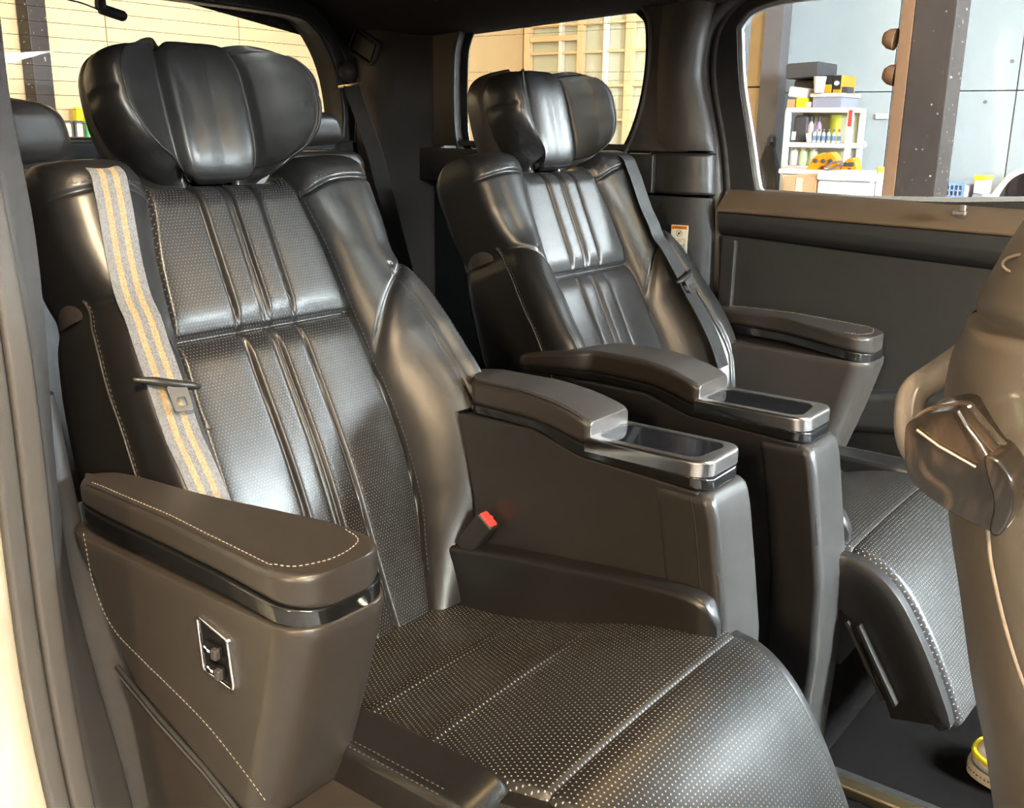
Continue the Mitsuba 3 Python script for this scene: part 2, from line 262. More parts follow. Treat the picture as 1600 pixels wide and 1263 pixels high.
def build_backrest(S):
    NF, NR, NS, NB = 231, 22, 8, 24
    RT = .042; phi = np.linspace(0, math.pi/2, 16)[:-1]; rows = np.r_[phi/(math.pi/2)*0-1, np.linspace(0, 1, 262)]
    kk = np.r_[np.sin(phi), np.ones(262)]
    # column parameters
    ctype = np.r_[np.zeros(NF), np.ones(NR), np.full(NS, 2), np.full(NB, 3), np.full(NS, 4), np.full(NR, 5)].astype(int)
    u = np.r_[np.linspace(-1, 1, NF), np.linspace(0, 1, NR+1)[1:], np.linspace(0, 1, NS+1)[1:], np.linspace(1, -1, NB), np.linspace(1, 0, NS+1)[:-1], np.linspace(1, 0, NR+1)[:-1]]
    y0 = np.select([ctype == 0, (ctype == 1) | (ctype == 2), ctype == 3, ctype >= 4], [u*.208, .262, u*.24, -.262])
    stop = -.028-.036*np.clip((np.abs(y0)-.10)/.065, 0, 1)**2*(3-2*np.clip((np.abs(y0)-.10)/.065, 0, 1))
    m = len(rows); Sg = np.empty((m, len(u)))
    for i in range(m):
        Sg[i] = stop+RT*(1-math.cos(phi[i])) if rows[i] < 0 else (stop+RT)+(.68-(stop+RT))*rows[i]
    U = np.broadcast_to(u, Sg.shape); C = np.broadcast_to(ctype, Sg.shape); w, c = Wf(Sg), yc(Sg)
    Y = np.select([C == 0, C == 1, C == 2, C == 3, C == 4], [U*c, c+(w-c)*np.sin(U*math.pi/2), w, U*(w-.012), -w], -(c+(w-c)*np.sin(U*math.pi/2)))
    O = front_o(Y, Sg); d = Droll(Sg); ob = hb(Sg)+base_o(Sg)-d
    O = np.select([(C == 0) | (C == 1) | (C == 5), (C == 2) | (C == 4)], [O, ob+(-TH+.015-ob)*U], -TH-.01*(1-U**2))
    K = kk[:, None]; oc = -.045; O = oc+(O-oc)*K; Y = Y*(1-(1-K)*.04)
    V = bpt(Y, Sg, O); n = len(u); f = grid_faces(m, n, True)
    yy, ss, cc = Y.ravel()[f].mean(1), Sg.ravel()[f].mean(1), C.ravel()[f[:, 0]]
    # wrap-around faces get the mean of their ends: harmless
    a = np.abs(yy); fr = (cc == 0) | (cc == 1) | (cc == 5); side = (cc != 3)
    ins = fr & (a < wi(ss)) & (cc == 0)
    lab = np.where(ins & (ss < HS), 1, np.where(ins, 2, np.where((ss < s_shoulder(yy)), np.where(yy < 0, 3, 4), 0)))
    bol = (lab == 0) & side & (ss > .128) & ((a > seam_y(np.clip(ss, .128, .33))) | (ss > .32))
    lab = np.where(bol, np.where(yy < 0, 5, 6), lab)
    vt = V.reshape(-1, 3); full = tm(vt, q2t(f)); nrm = np.array(full.vertex_normals); lt = np.r_[lab, lab]
    uvs = np.stack([Y.ravel(), Sg.ravel()], 1); P3 = S.tr(vt); N3 = nrm*np.array([1, S.sg, 1])
    for code, name, mat in ((0, 'backrest', 'leather'), (1, 'backrest__insert', 'perf_back'), (2, 'backrest__insert_001', 'perf_back'), (3, 'backrest__shoulder_cap', 'leather'), (4, 'backrest__shoulder_cap_001', 'leather'), (5, 'backrest__side_bolster', 'leather'), (6, 'backrest__side_bolster_001', 'leather')):
        ff = full.faces[lt == code]; ids, inv = np.unique(ff, return_inverse=True); ff = inv.reshape(-1, 3)
        if S.sg < 0: ff = ff[:, ::-1]
        fn = meshkit.write_ply(tm(P3[ids], ff), True, uvs[ids], None, N3[ids])
        scene[S.key+'__'+name] = {'type': 'ply', 'filename': fn, 'face_normals': False, 'bsdf': {'type': 'ref', 'id': 'mat_'+mat}}
    labels[S.key+'__backrest__insert'] = {'label': 'perforated upper insert with four ribs'}
    labels[S.key+'__backrest__insert_001'] = {'label': 'perforated lower insert with four ribs'}
    # stitching along the seams
    def on(y, s, lift=.0012): y, s = np.asarray(y, float), np.asarray(s, float); return bpt(y, s, front_o(y, s)+lift)
    st = []
    for sgn in (-1, 1):
        s = np.linspace(.15, .56, 60); st.append(dashes(on(sgn*(np.interp(s, [.14, .25, .37, .45, .55], [.218, .234, .243, .251, .240])-.006), s), .0075, .0045, .0014, .0014, (1, 0, 0)))
        s = np.linspace(.15, .30, 30); st.append(dashes(on(sgn*(yc(s)+.004), s), .0075, .0045, .0013, .0013, (1, 0, 0)))
        s = np.linspace(.125, .40, 50); o3 = np.interp(s, [.117, .177, .242, .313, .40], [-.005, .020, .038, .052, .062]); P3_ = bpt(sgn*(Wf(s)+.0012), s, np.minimum(o3, hb(s)+base_o(s)-Droll(s)))
        st.append(dashes(P3_, .0075, .0045, .0014, .0014, (0, 1, 0))); S.put('backrest__seam_cord', tube(P3_+np.array([-.006, 0, 0]), .0016, 6), 'leather_soft', True)
        s = np.linspace(.0, .62, 90); st.append(dashes(on(sgn*(wi(s)+.004), s), .0075, .0045, .0013, .0013, (1, 0, 0)))
        st.append(dashes(on(sgn*np.linspace(.15, .25, 20), np.full(20, -.0135)), .0075, .0045, .0013, .0013, (1, 0, 0)))
    S.put('backrest__stitching', cat(st), 'stitch_dark', False, kind='stuff')
    # crescent pad on each side where the recline joint sits
    for sgn in (-1, 1):
        th = np.linspace(0, math.pi, 26); rings = []
        for k in np.linspace(0, 1, 6):
            r = .045*(1-k); hgt = .010*math.sin((k)*math.pi/2)
            rings.append(np.stack([bpt(sgn*(np.interp(0, [0], [0])+Wf(.135)-.004+hgt), .142-rr*math.sin(t)*1.15, -.055+rr*math.cos(t)) for t in th for rr in (r,)], 0))
        R_ = np.array(rings); S.put('backrest__side_pad', tm(R_.reshape(-1, 3), q2t(grid_faces(6, 26))), 'leather_soft', True)
    return on

def build_headrest(S):
    un = np.array([-.27, 0, .963]); nn = np.array([.963, 0, .27]); O0 = np.array([-1.238, 0, 1.076]); c, s_ = math.cos(0), math.sin(0)
    half = cr([(0.0, 0.0), (.0015, .03), (-.003, .056), (-.019, .0705), (-.004, .083), (.018, .110), (.034, .140), (.040, .160), (.030, .173), (.0, .176), (-.045, .166), (-.085, .150), (-.118, .122), (-.137, .07), (-.140, 0)], 150)
    # unfold or fold the wing about its crease
    fa = S.fold
    y = half[:, 1]; beyond = np.clip((y-.0705)/.05, 0, 1)*(half[:, 0] > -.07); ca, sa = math.cos(fa), math.sin(fa)
    ro, ry = half[:, 0]+.019, half[:, 1]-.0705; no, ny = ro*ca+ry*sa-.019, -ro*sa+ry*ca+.0705
    half = half+(np.stack([no, ny], 1)-half)*beyond[:, None]
    sec = np.vstack([half, (half*[1, -1])[::-1][1:-1]]); side = np.r_[np.ones(150), -np.ones(148)]
    idx = np.r_[np.arange(150), np.arange(148, 0, -1)]       # column along the half section
    yb = np.abs(sec[:, 1]); H = .094+.012*np.exp(-((yb-.125)/.035)**2)-.008*np.exp(-((yb-.0705)/.009)**2)-.020*np.exp(-((idx-72)/28.0)**2)
    ext = F([-1.1, -1, -.8, -.4, 0, .4, .7, .88, 1], [.40, .5, .70, .92, 1.0, 1.0, .93, .78, .45]); lam = np.linspace(-math.pi/2, math.pi/2, 111)
    P = np.empty((111, len(sec), 3)); Tm = np.empty((111, len(sec)))
    for i, l in enumerate(lam):
        t = math.copysign(abs(math.sin(l))**.62, l)*(1.0 if l > 0 else 1.10); k = max(math.cos(l), 0)**(.42 if l > 0 else .34); e = float(ext(t))
        yy = np.sign(sec[:, 1])*np.where(yb > .0705, .0705+(yb-.0705)*e, yb); oo = sec[:, 0]
        g = gro(t-.12+(yb-.17)*2.0, .016, .0035)*smooth01((idx-74)/8.0)*(idx < 108)          # seam across the wing's outer side
        g = g+gro((idx-108.)/3, 1.0, .004)
        oo = -.05+(oo-.05*0+.05)*(1-(1-k)*.9)*1.0; yy = yy*(1-(1-k)*.55)+np.sign(yy)*g*1.0
        P[i] = O0+nn*oo[:, None]+un*(H*t)[:, None]; P[i][:, 1] = yy; Tm[i] = t
    f = grid_faces(111, len(sec), True); j = f[:, 0] % len(sec); k = idx[j]; sd = side[j]
    lab = np.where(k < 46, 0, np.where(k < 108, np.where(sd > 0, 1, 2), 3)); full = tm(P.reshape(-1, 3), q2t(f)); lt = np.r_[lab, lab]
    nrm = np.array(full.vertex_normals)*[1, S.sg, 1]; V3 = S.tr(P.reshape(-1, 3))
    for code, name, mat in ((0, 'headrest', 'leather'), (1, 'headrest__wing', 'leather'), (2, 'headrest__wing_001', 'leather'), (3, 'headrest__shell', 'leather_soft')):
        ff = full.faces[lt == code]; ids, inv = np.unique(ff, return_inverse=True); ff = inv.reshape(-1, 3); ff = ff[:, ::-1] if S.sg < 0 else ff
        fn = meshkit.write_ply(tm(V3[ids], ff), True, None, None, nrm[ids]); scene[S.key+'__'+name] = {'type': 'ply', 'filename': fn, 'face_normals': False, 'bsdf': {'type': 'ref', 'id': 'mat_'+mat}}
    for col in (74, 298-74):
        S.put('headrest__piping', tube(P[18:-24, col]+np.array([-.0002, 0, 0]), .0015, 6), 'leather', True)
    for y_ in (-.045, .045):
        S.put('headrest__post', cyl(O0+nn*-.05+un*-.20+[0, y_, 0], O0+nn*-.05+un*-.06+[0, y_, 0], .006), 'chrome')

PATH = cr([(-1.03, .325), (-.93, .336), (-.843, .345), (-.76, .362), (-.693, .382), (-.62, .404), (-.55, .4185), (-.487, .421), (-.44, .408), (-.393, .370), (-.35, .306), (-.315, .238), (-.292, .185), (-.291, .163), (-.308, .146)], 240)
PL = np.r_[0, np.cumsum(np.linalg.norm(np.diff(PATH, axis=0), axis=1))]
PT = np.gradient(PATH, axis=0); PT /= np.linalg.norm(PT, axis=1, keepdims=True); PN = np.stack([-PT[:, 1], PT[:, 0]], 1)
I_BACK = int(np.argmin(np.abs(PATH[:, 0]+.955)))
I_SEAM = int(np.argmin(np.abs(PATH[:, 0]+.487)+ (PATH[:, 1] < .3)))
L1, L2 = (PL[int(np.argmin(np.abs(PATH[:, 0]-x)))] for x in (-.80, -.665))
def build_cushion(S):
    hw = np.interp(PATH[:, 0], [-1.03, -.90, -.74, -.60, -.53, -.487, -.30], [.185, .195, .220, .226, .222, .214, .207]); NC = 150
    v = np.linspace(-1, 1, NC); Y = hw[:, None]*v; A = np.abs(v)[None]
    o = -.006*A**2*np.ones_like(Y)+.0
    fade = smooth01((.8-v)/.9)[None]
    for l in (L1, L2): o = o+(gro((PL-l)[:, None]+.008, .004, .006)+.0075*np.exp(-(((PL-l)[:, None]-.002)/.0055)**2))*fade
    o = o+gro((PL-PL[I_SEAM])[:, None], .0028, .0035)-.002*np.exp(-(((PL-PL[I_SEAM])[:, None]+.0)/.016)**2)
    o = o-.010*np.clip((A-.95)/.05, 0, 1)**2
    P = np.stack([PATH[:, 0][:, None]+PN[:, 0][:, None]*o, Y, PATH[:, 1][:, None]+PN[:, 1][:, None]*o], -1)
    uv = np.stack([Y, np.broadcast_to(PL[:, None], Y.shape)], -1); m = len(PL)
    for a, b, name in ((I_BACK, I_SEAM+1, 'seat_cushion__insert'), (I_SEAM, m, 'calf_rest__insert')):
        S.put(name, tm(P[a:b].reshape(-1, 3), q2t(grid_faces(b-a, NC))), 'perf', True, uv[a:b].reshape(-1, 2))
    # the calf rest's smooth sides and back, a closed shell round the perforated face
    rings = []; I0 = I_SEAM-45
    for i in range(I0, m):
        th = .115*min(1, (m-1-i)/46+.25)**.6; h = hw[i]; n2, p = PN[i], PATH[i]
        sec = [(s_*(h-.001), -.004) for s_ in (-1,)]
        cs = [(-(h-.02), -.022), (-(h-.003), -.015), (-(h+.010), -.0145), (-(h+.020), -.016), (-(h+.0245), -.03), (-(h+.025), -.055), (-(h+.02), -.75*th-.02), (-(h-.01), -th), (0, -th), ((h-.01), -th), (h+.02, -.75*th-.02), (h+.025, -.055), (h+.0245, -.03), (h+.020, -.016), (h+.010, -.0145), (h-.003, -.015), (h-.02, -.022)]
        rings.append([(p[0]+n2[0]*q, y, p[1]+n2[1]*q) for y, q in cs])
    S.put('calf_rest', loft(rings), 'leather', 50)
    for s_ in (-1, 1):
        S.put('calf_rest__hinge_rail', bar((-.455, s_*.238, .30), (-.385, s_*.238, .185), .006, .016, (0, 1, 0)), 'plastic')
        S.put('calf_rest__hinge_rail', bar((-.475, s_*.238, .30), (-.405, s_*.238, .185), .006, .008, (0, 1, 0)), 'plastic')
    # body below the insert
    rings = [np.c_[np.full(4*5, x), rrect(-.215, .215, .20, z-.012, .02, 4)] for x, z in ((-1.06, .325), (-.96, .338), (-.945, .330), (-.93, .31), (-.80, .31), (-.693, .33), (-.60, .36), (-.52, .37), (-.49, .36))]
    S.put('seat_cushion', loft(rings), 'leather', 40)
    def bolster(name, y0, y1, prof, x1):
        rr = []
        xs = np.linspace(prof[0][0], x1, 40); zt = np.interp(xs, [p[0] for p in prof], [p[1] for p in prof])
        for x, z in zip(xs, zt):
            k = np.clip((x-(x1-.045))/.045, 0, 1); dd = .04*(1-math.sqrt(max(1-k*k, 0)))
            rr.append(np.c_[np.full(24, x), rrect(y0+dd*.3, y1-dd*.3, .26+dd, z-dd*.8, .010, 5)])
        S.put(name, loft(rr), 'leather', 60)
        zz = lambda x: np.interp(x, [p[0] for p in prof], [p[1] for p in prof])
        xx = np.linspace(prof[0][0]+.1, x1-.05, 50); return xx, zz(xx)
    xx, zz = bolster('seat_cushion__side_bolster', -.290, -.216, [(-1.03, .40), (-.8, .414), (-.70, .421), (-.50, .421)], -.515)
    st = [dashes(np.stack([xx, np.full_like(xx, -.276), zz+.0005], 1), .0068, .0042, .0014, .0014), dashes(np.stack([xx, np.full_like(xx, -.284), zz-.001], 1), .0068, .0042, .0014, .0014)]
    xx, zz = bolster('seat_cushion__side_bolster', .168, .207, [(-1.03, .405), (-.95, .425), (-.85, .440), (-.67, .460), (-.57, .468), (-.51, .468)], -.500)
    st.append(dashes(np.stack([xx, np.full_like(xx, .176), zz-.002], 1), .0068, .0042, .0013, .0013))
    
    S.put('seat_cushion__stitching', cat(st), 'stitch_dark', False, kind='stuff')
    S.put('pedestal', loft([np.c_[rrect(-1.05+a, -.50-a, -.33+a, .25-a, .03, 4), np.full(20, z)] for z, a in ((.02, .0), (.10, .02), (.22, .03))]), 'carpet')
def smooth01(t): t = np.clip(t, 0, 1); return t*t*(3-2*t)

def strip_loft(S, name, rows, mat, r, smooth=45, end=.03, taper=(1, 1), top=.35):
    """rows: (x, y0, y1, z0, z1) sections along x, with rounded ends."""
    A = np.array(rows, float); xs = A[:, 0]; x0, x1 = xs[0], xs[-1]
    X = np.r_[x0+end*(1-np.cos(np.linspace(0, math.pi/2, 7))[::-1]*1.0)*0, []]
    X = np.concatenate([x0+end*(1-np.cos(np.linspace(0, math.pi/2, 8))), np.linspace(x0+end, x1-end, 40)[1:-1], x1-end+end*np.sin(np.linspace(0, math.pi/2, 8))])
    f = [F(xs, A[:, k]) if len(xs) > 2 else (lambda x, k=k: np.interp(x, xs, A[:, k])) for k in range(1, 5)]; rings = []
    for x in X:
        d = 0
        if x > x1-end: q = (x-(x1-end))/end; d = end*(1-math.sqrt(max(1-q*q, 0)))*taper[1]
        if x < x0+end: q = ((x0+end)-x)/end; d = end*(1-math.sqrt(max(1-q*q, 0)))*taper[0]
        y0, y1, z0, z1 = (float(g(x)) for g in f); dy = min(d, (y1-y0)/2-.003); dz = min(d*top, (z1-z0)/2-.002)
        rings.append(np.c_[np.full(24, x), rrect(y0+dy, y1-dy, z0, z1-dz, min(r, (z1-z0)/2-.001), 5)])
    m = loft(rings); S.put(name, m, mat, smooth); return f

def build_outer_arm(S):
    K = S.key
    # pad: rear to front, local y (door side negative)
    rows = [(-1.045, -.372, -.325, .638, .662), (-.96, -.378, -.318, .635, .668), (-.86, -.380, -.306, .634, .668), (-.78, -.381, -.281, .632, .664), (-.71, -.381, -.262, .627, .660), (-.645, -.380, -.258, .620, .655)]
    f = strip_loft(S, 'door_side_armrest__pad', rows, 'leather_soft', .009, end=.040, top=.0)
    x = np.linspace(-1.0, -.69, 60); P1 = np.stack([x, f[0](x)+.008, f[3](x)+.0002], 1)
    a = np.linspace(-math.pi/2, 0, 12); cxs = cr([(-.69, f[0](-.69)+.009, .6598), (-.672, -.358, .6580), (-.662, -.32, .6568), (-.672, -.281, .6580), (-.70, -.272, .6600)], 30)
    S.put('door_side_armrest__stitching', dashes(np.vstack([P1, cxs]), .0058, .004, .0013, .0014), 'stitch', False, kind='stuff')
    S.put('door_side_armrest__seam_line', tube(np.vstack([P1+[0, -.0045, -.0022], cxs+[.004, 0, -.0026]]), .0012, 6), 'plastic_dark', True)
    rows2 = [(r[0]-.001+.003*(k == 5), r[1]-.0015, r[2]+.0015, z0, r[3]+.001) for k, (r, z0) in enumerate(zip(rows, (.622, .617, .616, .615, .610, .602)))]
    strip_loft(S, 'door_side_armrest__trim_band', rows2, 'piano', .0025, end=.042, top=.0)
    Z = [.372, .376, .385, .40, .435, .455, .50, .5625, .592, .603, .606]
    xr = np.interp(Z, [.364, .40, .435, .455, .50, .5625, .592, .612], [-.748, -.82, -.90, -.952, -.985, -1.013, -1.040, -1.052]); xf = np.interp(Z, [.372, .40, .453, .52, .567, .597, .612], [-.710, -.699, -.681, -.660, -.648, -.640, -.640])
    dd = np.interp(Z, [.372, .376, .385, .40, .595, .603, .606], [.006, .002, .001, 0, 0, .001, .004])
    mm = loft([np.c_[rrect(a_, b_-k_, -.386+k_, -.255-k_*.6, .040, 8), np.full(36, z_)] for z_, a_, b_, k_ in zip(Z, xr, xf, dd)])
    S.put('door_side_armrest', mm, 'leather_soft', 50)
    xs = cr([(-.995, .614), (-.985, .556), (-.955, .513), (-.90, .492), (-.859, .480), (-.794, .459), (-.74, .432), (-.70, .408)], 90)
    S.put('door_side_armrest__stitching', dashes(np.stack([xs[:, 0], np.full(90, -.3866), xs[:, 1]], 1), .0058, .004, .0012, .0012, (0, 1, 0)), 'stitch', False, kind='stuff')
    # seat switches
    sw = rp([(-.792, .585), (-.741, .572), (-.735, .516), (-.786, .523)], .006)
    yo = -.3905
    fr = slab(sw, 'y', yo, .008, .0015, [inset(sw, .004)]); S.put('door_side_armrest__switch_frame', fr, 'chrome')
    S.put('door_side_armrest__switch_plate', slab(inset(sw, .0035), 'y', yo+.002, .006, .0005), 'piano')
    for k, (cx_, cz) in enumerate(((-.763, .555), (-.760, .534))):
        S.put('door_side_armrest__switch', rbox((cx_-.001, yo-.001, cz), (.026, .006, .0125), .002), 'glass_black')
        S.put('door_side_armrest__switch_lever', rbox((cx_+.009, yo-.005, cz), (.008, .007, .012), .002), 'trim_grey')
        ic = cat([rbox((cx_-.009, yo-.0042, cz+.0012), (.0035, .0008, .0026), .0006), rbox((cx_-.0035, yo-.0042, cz-.0012), (.0045, .0008, .0030), .0006), rbox((cx_-.0065, yo-.0042, cz), (.002, .0008, .001), .0003)])
        S.put('door_side_armrest__switch_icon', ic, 'white')
    # base cover below the armrest
    low = [(-.965, .452), (-.88, .421), (-.80, .391), (-.745, .365), (-.60, .300), (-.52, .24), (-.50, .10), (-.95, .10), (-.93, .30), (-.945, .40)]
    S.put('base_cover', arm_shell(rp(low, .012), -.382, -.28, .014), 'leather_soft', 40)
    S.put('base_cover__top_ledge', slab(rp([(-.74, -.375), (-.545, -.365), (-.50, -.30), (-.52, -.215), (-.74, -.215)], .02), 'z', .374, .12, .010), 'leather_soft', 40)
    S.put('base_cover__groove', tube([(-.957, -.385, .463), (-.88, -.386, .431), (-.80, -.387, .403), (-.74, -.387, .374)], .003, 8), 'plastic_dark', True)
    S.put('base_cover__bright_edge', tube([(-.95, -.3855, .452), (-.88, -.3865, .423), (-.80, -.3865, .394), (-.74, -.3865, .364), (-.60, -.385, .297)], .0016, 8), 'trim_grey', True)
def arm_shell(P, y0, y1, bev, flip=False):
    """Plate in x-z from y0 (bevelled face) to y1 (bevelled face)."""
    mid = (y0+y1)/2; a = slab(P, 'y', y0, mid-y0+.0005, bev, back=False); b = a.copy(); b.vertices[:, 1] = 2*mid-b.vertices[:, 1]; b.faces = b.faces[:, ::-1]
    return cat([a, b])

def build_console(S):
    rows = [(-1.085, .288, .314, .636, .656), (-1.03, .282, .314, .640, .668), (-.985, .270, .312, .643, .676), (-.955, .232, .308, .644, .681), (-.93, .206, .300, .645, .684), (-.85, .204, .302, .644, .684), (-.79, .203, .306, .638, .678), (-.735, .203, .312, .626, .664), (-.722, .203, .313, .624, .660)]
    f = strip_loft(S, 'console__pad', rows, 'leather_soft', .010, end=.02, taper=(1, .35))
    x = np.linspace(-.955, -.75, 60); P1 = np.vstack([np.stack([x, f[0](x)+.009, f[3](x)+.0002], 1), [(-.737, .212, .664), (-.727, .212, .655)]])
    S.put('console__stitching', dashes(P1, .0058, .004, .0013, .0013), 'stitch_dark', False, kind='stuff'); S.put('console__seam_line', tube(P1+[0, -.005, -.002], .0012, 6), 'plastic_dark', True)
    # satin metal tray
    tr_ = rp([(-.729, .204), (-.548, .202), (-.541, .208), (-.541, .308), (-.548, .314), (-.729, .314)], .006)
    tr_ = np.array(sg.Polygon([(-.728, .203), (-.54, .203), (-.54, .314), (-.728, .314)]).intersection(sg.Polygon(rp([(-.80, .203), (-.54, .203), (-.54, .314), (-.80, .314)], .026))).exterior.coords)[:-1]
    ins_ = rp([(-.718, .222), (-.568, .222), (-.560, .297), (-.718, .297)], .014)
    S.put('console__tray', slab(tr_, 'z', .6375, .021, .0065, [ins_], 6), 'satin', 40)
    S.put('console__tray_glass', slab(inset(ins_, -.002), 'z', .6362, .01, .0), 'glass_black', False)
    rows2 = [(-1.08, .285, .313, .628, .642), (-.985, .268, .311, .631, .646), (-.955, .230, .309, .632, .647), (-.93, .206, .306, .632, .648), (-.82, .2045, .308, .630, .646), (-.735, .2035, .3125, .606, .628), (-.65, .2035, .3125, .602, .619), (-.54, .2035, .3125, .597, .6175)]
    strip_loft(S, 'console__trim_band', rows2, 'piano', .004, end=.026)
    fr = cr([(-.548, .5965), (-.545, .57), (-.537, .54), (-.514, .505), (-.503, .443), (-.499, .34), (-.499, .06)], 50)
    body = np.vstack([[(-.962, .630), (-.93, .631), (-.82, .630), (-.735, .607), (-.60, .600)], fr[:, :]-[.004, 0], [(-1.0, .06), (-.955, .3), (-.925, .42), (-.930, .50), (-.945, .57)]])
    S.put('console', arm_shell(body, .2035, .3125, .005), 'plastic', 40)
    Z = np.r_[.596, .594, .588, np.linspace(.58, .06, 40)]; xf = np.interp(Z, [.06, .25, .38, .48, .56, .60], [-.500, -.490, -.494, -.509, -.522, -.533]); xb = np.interp(Z, fr[::-1, 1], fr[::-1, 0])
    xb = np.minimum(xb, xf-.03); kk = np.r_[.010, .005, .001, np.zeros(40)]
    S.put('console__front_cover', loft([np.c_[rrect(p-.06, q-k_, .2008+k_, .3152-k_, .014, 6), np.full(28, z_)][:, [0, 1, 2]] for z_, p, q, k_ in zip(Z, xb, xf, kk)]), 'plastic', 50)
    S.put('console__cover_seam', tube(np.stack([xb[2:], np.full(len(xb)-2, .2012), Z[2:]], 1), .0016, 6), 'plastic_dark', True)

def build_belt(S, on, mat):
    s = np.linspace(-.052, .47, 110); y = np.interp(s, [-.052, 0, .2, .33, .47], [-.205, -.205, -.200, -.206, -.212]) if S.sg < 0 else np.interp(s, [-.052, .0, .2, .33, .41, .47], [-.200, -.208, -.243, -.260, -.259, -.25]); hwid = .0235
    o = np.maximum.reduce([front_o(y+d, s) for d in (-.02, 0, .02)]); k = np.exp(-np.linspace(-2, 2, 15)**2); k /= k.sum(); o = np.convolve(np.pad(o, 7, mode='edge'), k, 'valid')+.006
    kc = np.clip((s+.054)/.042, 0, 1); o = -.045+(o+.045)*np.sqrt(1-(1-kc)**2)
    C = bpt(y, s, o); up = np.stack([bpt(y*0-.18+.03*0, np.full_like(s, -.06), np.full_like(s, -.075))])[0][:1]
    C = np.vstack([bpt(np.array([-.199]), np.array([-.050]), np.array([-.085])), C]); L = np.r_[0, np.cumsum(np.linalg.norm(np.diff(C, axis=0), axis=1))]
    t = np.gradient(C, axis=0); t /= np.linalg.norm(t, axis=1, keepdims=True); sd = np.array([0, 1.0, 0])-t*t[:, 1:2]; sd /= np.linalg.norm(sd, axis=1, keepdims=True); nv = np.cross(sd, t)
    cols = [(-1, -.0006), (-1, .0006)]+[(a, .0009) for a in np.linspace(-.96, .96, 9)]+[(1, .0006), (1, -.0006), (0, -.0008)]
    R = np.stack([C+sd*a*hwid+nv*b*(-1) for a, b in cols], 1); uv = np.stack([np.stack([np.full(len(C), a*hwid), L], 1) for a, b in cols], 1)
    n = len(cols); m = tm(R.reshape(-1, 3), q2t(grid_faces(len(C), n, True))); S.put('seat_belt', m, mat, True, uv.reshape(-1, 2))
    # tongue: a plastic bar across the webbing and its metal blade
    i = int(np.argmin(np.abs(s-.262))); p = C[i+1]; tt, ss_, n3 = t[i+1], sd[i+1], -nv[i+1]; n3 = n3 if n3[0] > 0 else -n3
    S.put('seat_belt__tongue', tube(cr([p-ss_*.040+n3*.003-tt*.012, p-ss_*.02+n3*.008-tt*.006, p+n3*.010, p+ss_*.026+n3*.008+tt*.004, p+ss_*.040+n3*.003+tt*.004], 24), np.r_[np.linspace(.003, .0055, 8), np.full(8, .0055), np.linspace(.0055, .003, 8)], 10), 'plastic', True)
    Rm = np.stack([ss_, tt, n3], 1); out = rp([(-.013, 0), (.013, 0), (.012, .034), (-.012, .034)], .004); hole = rp([(-.006, .016), (.006, .016), (.006, .027), (-.006, .027)], .002)
    bl = slab(out, 'z', 0, .002, .0006, [hole]); bl.vertices = bl.vertices @ Rm.T+p+n3*.012+tt*.003+ss_*.006; S.put('seat_belt__tongue_blade', bl, 'steel_dark')
    g = rbox(bpt(np.array(-.196), np.array(-.050), np.array(-.078)), (.04, .075, .016), .006, 3); S.put('seat_belt__guide', g, 'plastic')

def build_buckle(S):
    d = np.array([.42, .0, .55]); d /= np.linalg.norm(d); R = np.stack([np.cross([0, 1, 0], d), [0, 1, 0], d], 1); c = np.array([-.905, .183, .452])
    S.put('buckle', rbox(c, (.034, .022, .075), .004, 3, R), 'plastic'); S.put('buckle__button', rbox(c+d*.0365, (.027, .017, .006), .002, 3, R), 'red')
    S.put('buckle__button_ridge', rbox(c+d*.040, (.005, .015, .003), .001, 2, R), 'red')

def build_seat(key, cy, dx, sgn, fold, belt):
    S = Seat(key, cy, dx, sgn, fold)
    on = build_backrest(S); build_headrest(S); build_cushion(S); build_outer_arm(S); build_console(S); build_belt(S, on, belt); build_buckle(S)
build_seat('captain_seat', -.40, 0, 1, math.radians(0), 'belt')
tag('captain_seat', 'large black leather captain seat nearest the camera with folded winged headrest and belt with light painted in as silver stripes', 'car seat')
build_seat('captain_seat_001', .40, .02, -1, math.radians(6), 'belt_black')
tag('captain_seat_001', 'black leather captain seat on the far side beside the closed sliding door', 'car seat')

# ================================================================== cabin shell
def st(key, mesh, mat, smooth=32, label=None, uv=None):
    k = put(key, mesh, mat, smooth, uv)
    if '__' not in key: labels[k] = {'kind': 'structure', **({'label': label} if label else {})}
    elif label: labels[k] = {'label': label}
    return k
YW = .82
# far side: quarter panel with the quarter window
glass1 = cr(px([(731, 180), (731, 114), (734, 76), (745, 46), (764, 31), (826, 20), (900, 14), (948, 11), (980, 14), (1001, 27), (1009, 44), (1009, 95), (1001, 152), (985, 205), (965, 238), (930, 250), (850, 252), (780, 250), (745, 240), (735, 220)], y=.815), 160, True)
hole1 = offs(glass1, -.022)
up_ = [(-1.94, 1.0), (-1.13, 1.0), (-1.13, 1.44), (-1.94, 1.44)]
hole1c = np.array(sg.Polygon(hole1).intersection(sg.box(-3, 1.014, 0, 1.40)).exterior.coords)[:-1]
st('wall_left', slab(rp(up_, .003), 'y', YW-.03, .022, .004, [hole1c]), 'pillar', label='dark trim of the far cabin side round the quarter window')
st('wall_left__lower_panel', slab(rp([(-1.97, .905), (-1.20, .905), (-1.20, .993), (-1.97, .993)], .004), 'y', YW-.045, .12, .01), 'plastic')
st('wall_left__lower_panel', slab(rp([(-2.30, .0), (-1.10, .0), (-1.10, .900), (-2.30, .900)], .004), 'y', YW-.03, .12, .008), 'plastic_dark')
st('wall_left__backing', slab([(-2.28, 0), (-1.055, 0), (-1.055, 1.46), (-1.17, 1.46), (-1.17, 1.006), (-2.28, 1.006)], 'y', .905, .03, 0), 'plastic_dark')
